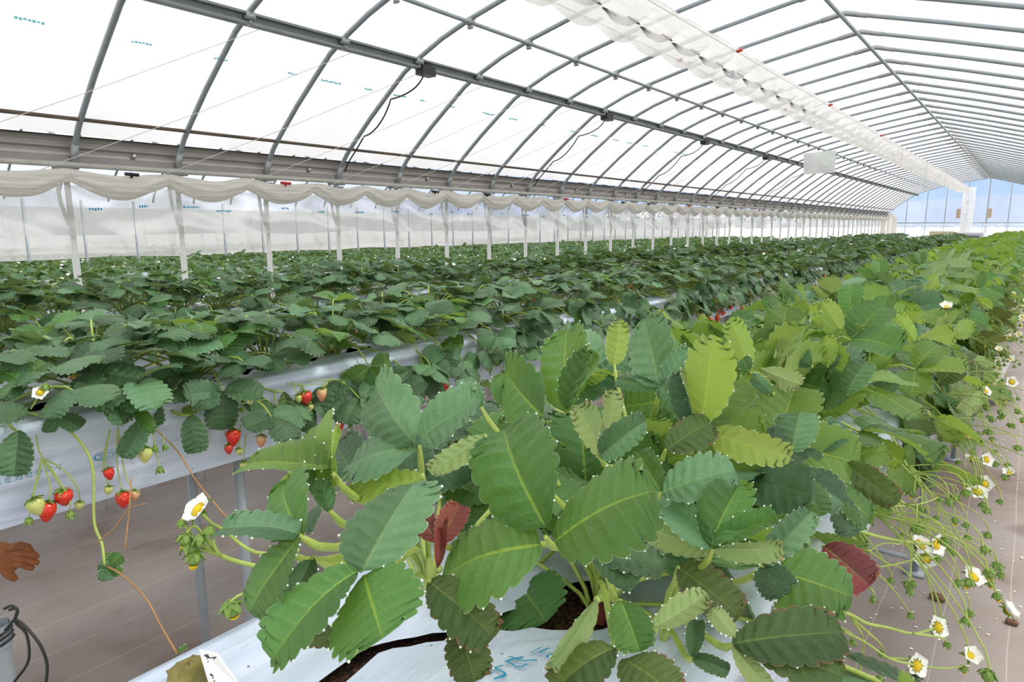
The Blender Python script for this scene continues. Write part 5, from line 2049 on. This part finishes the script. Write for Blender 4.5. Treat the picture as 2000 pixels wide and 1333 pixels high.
mb.build('down_tube', M['duct_film'], duct)
mb = MB()
for y in (2.1, 3.8, 5.9, 8.2):
    for sx in (-.175, .175):
        mb.tube([(sx, y, H + DZ - .005), (sx + .03, y, H + DZ)], .008, 6)
mb.build('cord_toggle', M['red'], duct)
bl = MB()
bl.box((-1.50, 4.05, H + DZ - .062), (.022, .10, .012), 0, .3)
tag(bl.build('blue_clip', simple('blue_plastic', srgb(70, 110, 190), .4), smooth=False), 'small blue clip holding the white air duct closed', 'clip')

# pale sheet
sheet = link('sticky_sheet', None, None, (-2.0, 8.35, H))
tag(sheet, 'pale translucent square sheet hanging by cords near the channel purlin', 'sheet')
c1, c2 = atp = (ray(1570, 300) , ray(1634, 293))
k = 8.1
pts = [ray(1570, 300) * k, ray(1634, 293) * k, ray(1630, 337) * k, ray(1570, 341) * k]
sl = Vector((-2.0, 8.35, 0))
pts = [p - sl for p in pts]
nb = (pts[1] - pts[0]).cross(pts[3] - pts[0]).normalized() * .006
mb = MB()
mb.add([tuple(p) for p in pts] + [tuple(p + nb) for p in pts], [(0, 1, 2, 3), (7, 6, 5, 4), (0, 4, 5, 1), (1, 5, 6, 2), (2, 6, 7, 3), (3, 7, 4, 0)])
mb.build('panel', film_mat('pale_sheet', (.93, .96, .94), .8, .1, .1, (6, 6, 6)), sheet, smooth=False)
mb = MB()
for p in pts[:2]:
    mb.tube([p, p + Vector((0, .0, 1.06 - p.z))], .0025, 5)
mb.build('hanging_cord', M['cord'], sheet)

# white cords strung from the gutter up to the roof
cords = [((0, 370), (330, 120), 'white cord rising steeply across the near roof bay'),
         ((130, 345), (300, 250), 'white cord tied at the first post bracket')]
def cord_line(P, Q, lab, r=.0016, mat='cord', grp=None):
    mb = MB()
    m = (P + Q) / 2 - Vector((0, 0, .01))
    mb.tube([P, m, Q], r, 5)
    tag(mb.build('cord', M[mat]), lab, 'cord', grp)
for i, y in enumerate([0.683 + .5 * k for k in range(0, 22)]):
    cord_line(Vector((-3.44, y - .18, H + .21)), Vector((-2.745, y + 1.05, H + .84)), 'thin white cord slanting from the rolled sheet up to the channel purlin', .0016, 'cord', 'slanting white cords')
cord_line(px_depth((-60, 202), 2.9), px_depth((140, -35), 3.1), 'grey cord crossing the roof corner closest to the camera', .003, 'pipe')
cord_line(px_depth((-60, 222), 2.9), px_depth((172, -40), 3.1), 'second grey cord alongside the closest corner cord', .003, 'pipe')
for i, (x, y) in enumerate(((-1.35, 9.5), (-1.25, 11), (-1.15, 12.5), (-1.0, 14.5))):
    cord_line(Vector((x, y, H + .45)), Vector((x, y, H + 1.22)), 'thin pink cord hanging from the ridge beyond the air duct', .0010, 'red', 'pink cords')

# ------------------------------------------------------------------ end wall
def endw(z0, z1, y, mat, nm, lab, amp=.02, cat='wall', kind='structure', x0=-3.5, x1=1.39, arch=False):
    mb = MB()
    def top(x):
        if not arch:
            return z1
        for (a, za), (b, zb) in zip(full, full[1:]):
            if a <= x <= b:
                return za + (zb - za) * (x - a) / (b - a) - H
        return .28
    def fn(u, v):
        x = x0 + (x1 - x0) * u
        zt = top(x)
        return (x, y + amp * noise.noise(Vector((x * 5, v * 3, y))), H + z0 + (zt - z0) * v)
    mb.grid(fn, 80, 14)
    return tag(mb.build(nm, mat), lab, cat, kind=kind)
endw(.0, 1.2, YE, M['end_film'], 'wall_end', 'clear polythene end wall with blue sky behind', arch=True)
endw(-1.38, .06, YE - .10, M['blue_film'], 'end_curtain', 'pale blue-white polythene curtain across the foot of the end wall', .05, 'curtain', 'thing')
for x, dx in ((VX - W_HOUSE, 0), (VX - 2 * W_HOUSE, 1)):
    endw(-1.38, .5, YE, M['side_film'], 'wall_end.00%d' % (dx + 1), 'milky end wall of a neighbouring house', x0=x, x1=x + W_HOUSE)
# end wall pipes
def top_at(x):
    for (a, za), (b, zb) in zip(full, full[1:]):
        if a <= x <= b:
            return za + (zb - za) * (x - a) / (b - a)
    return H + .3
for i, x in enumerate((-3.0, -2.5, -2.03, -1.52, -1.04, -.55, -.05, .45, .95)):
    mb = MB()
    mb.tube([(0, 0, 0), (0, 0, top_at(x) - .01)], .018 if i in (3, 4) else .013, 8)
    tag(mb.build('end_stud', M['pipe'], None, (x, YE - .045, 0)), 'slender grey pipe upright standing behind the end wall curtain', 'upright', 'end wall uprights')
member('end_rail', lambda mb: mb.tube([(-3.5, YE - .05, H + .07), (1.39, YE - .05, H + .07)], .013, 8), M['pipe'], 'horizontal grey rail across the end wall above the curtain', 'rail')
for x0, z1, wid, nm, lab, mat in ((-3.62, .36, .42, 'corner_curtain', 'cream curtain bunched at the far corner below the gutter end', M['cloth']), ):
    mb = MB()
    mb.grid(lambda u, v: (x0 + wid * u + .0, YE - .35 + .05 * math.sin(u * 22), H - 1.38 + (1.38 + z1 - .25 * (u - .4) ** 2) * v), 40, 8)
    mb.grid(lambda u, v: (x0 + wid + .03 * math.sin(u * 12), YE - .35 - .5 * u, H - 1.38 + (1.38 + z1 - .12) * v), 20, 6)
    tag(mb.build(nm, mat), lab, 'curtain')
mb = MB()
mb.box((0, 0, .62), (.58, .25, 1.22))
mb.box((0, -.13, 1.02), (.46, .02, .26))
tag(mb.build('control_box', M['box_beige'], None, (-2.02, YE - .45, 0), smooth=False), 'beige control box at the end wall beyond the second bed', 'control box')
ht = link('heater', None, None, (-1.33, YE - .75, 0))
tag(ht, 'pale grey heater cabinet standing below the downturned air duct', 'heater')
mb = MB()
mb.box((0, 0, .60), (.62, .5, 1.20))
mb.build('cabinet', M['heater'], ht, smooth=False)
mb = MB()
mb.box((0, -.26, .96), (.46, .02, .34))
mb.build('grille', M['grey'], ht, smooth=False)
for sx in (-.30, .42):
    mb = MB()
    mb.box((0, 0, 0), (.10, .06, .26))
    tag(mb.build('cardboard_panel', M['cardboard'], None, (-1.40 + sx, YE - .2, H + .33), smooth=False), 'brown board fixed beside the downturned duct, ' + ('nearer the valley side' if sx < 0 else 'nearer the aisle side'), 'board')

# ------------------------------------------------------------------ light
w = bpy.data.worlds.new('world')
bpy.context.scene.world = w
w.use_nodes = True
nt = w.node_tree
nt.nodes.clear()
out = nt.nodes.new('ShaderNodeOutputWorld')
bg = nt.nodes.new('ShaderNodeBackground')
tc = nt.nodes.new('ShaderNodeTexCoord')
sp = nt.nodes.new('ShaderNodeSeparateXYZ')
nt.links.new(tc.outputs['Generated'], sp.inputs[0])
cl = noise_tex(nt, 3.0, 4, 0.6, tc.outputs['Generated'], 0.4)
el = math_node(nt, 'ADD', sp.outputs[2], math_node(nt, 'MULTIPLY', math_node(nt, 'SUBTRACT', cl, 0.5), 0.05))
sky = ramp(nt, el, [(0.0, (0.44, 0.60, 0.92)), (0.06, (0.34, 0.54, 0.95)), (0.11, (0.60, 0.76, 1.0)), (0.18, (1.0, 1.0, 1.04)), (1.0, (1.0, 1.0, 1.0))])
away = math_node(nt, 'MULTIPLY', math_node(nt, 'SUBTRACT', 0.93, sp.outputs[1]), 2.5, True)
sky = mix_col(nt, math_node(nt, 'MULTIPLY', away, 0.72), sky, (1.0, 1.01, 1.04))
nt.links.new(sky, bg.inputs[0])
bg.inputs[1].default_value = 1.02
nt.links.new(bg.outputs[0], out.inputs[0])
sun = bpy.data.lights.new('sun', 'SUN')
sun.energy = 3.2
sun.angle = math.radians(9)
sun.color = (1.0, 0.96, 0.88)
so = bpy.data.objects.new('sun', sun)
so.rotation_euler = Vector((-0.62, -0.55, -1.0)).to_track_quat('-Z', 'Y').to_euler()
C.objects.link(so)

sc = bpy.context.scene
sc.view_settings.view_transform = 'Standard'
sc.view_settings.look = 'None'
sc.view_settings.exposure = 0.2
sc.view_settings.gamma = 1.0
sc.view_settings.use_curve_mapping = False
sc.cycles.transparent_max_bounces = 24
sc.cycles.max_bounces = 8
sc.cycles.diffuse_bounces = 4
sc.cycles.sample_clamp_indirect = 6
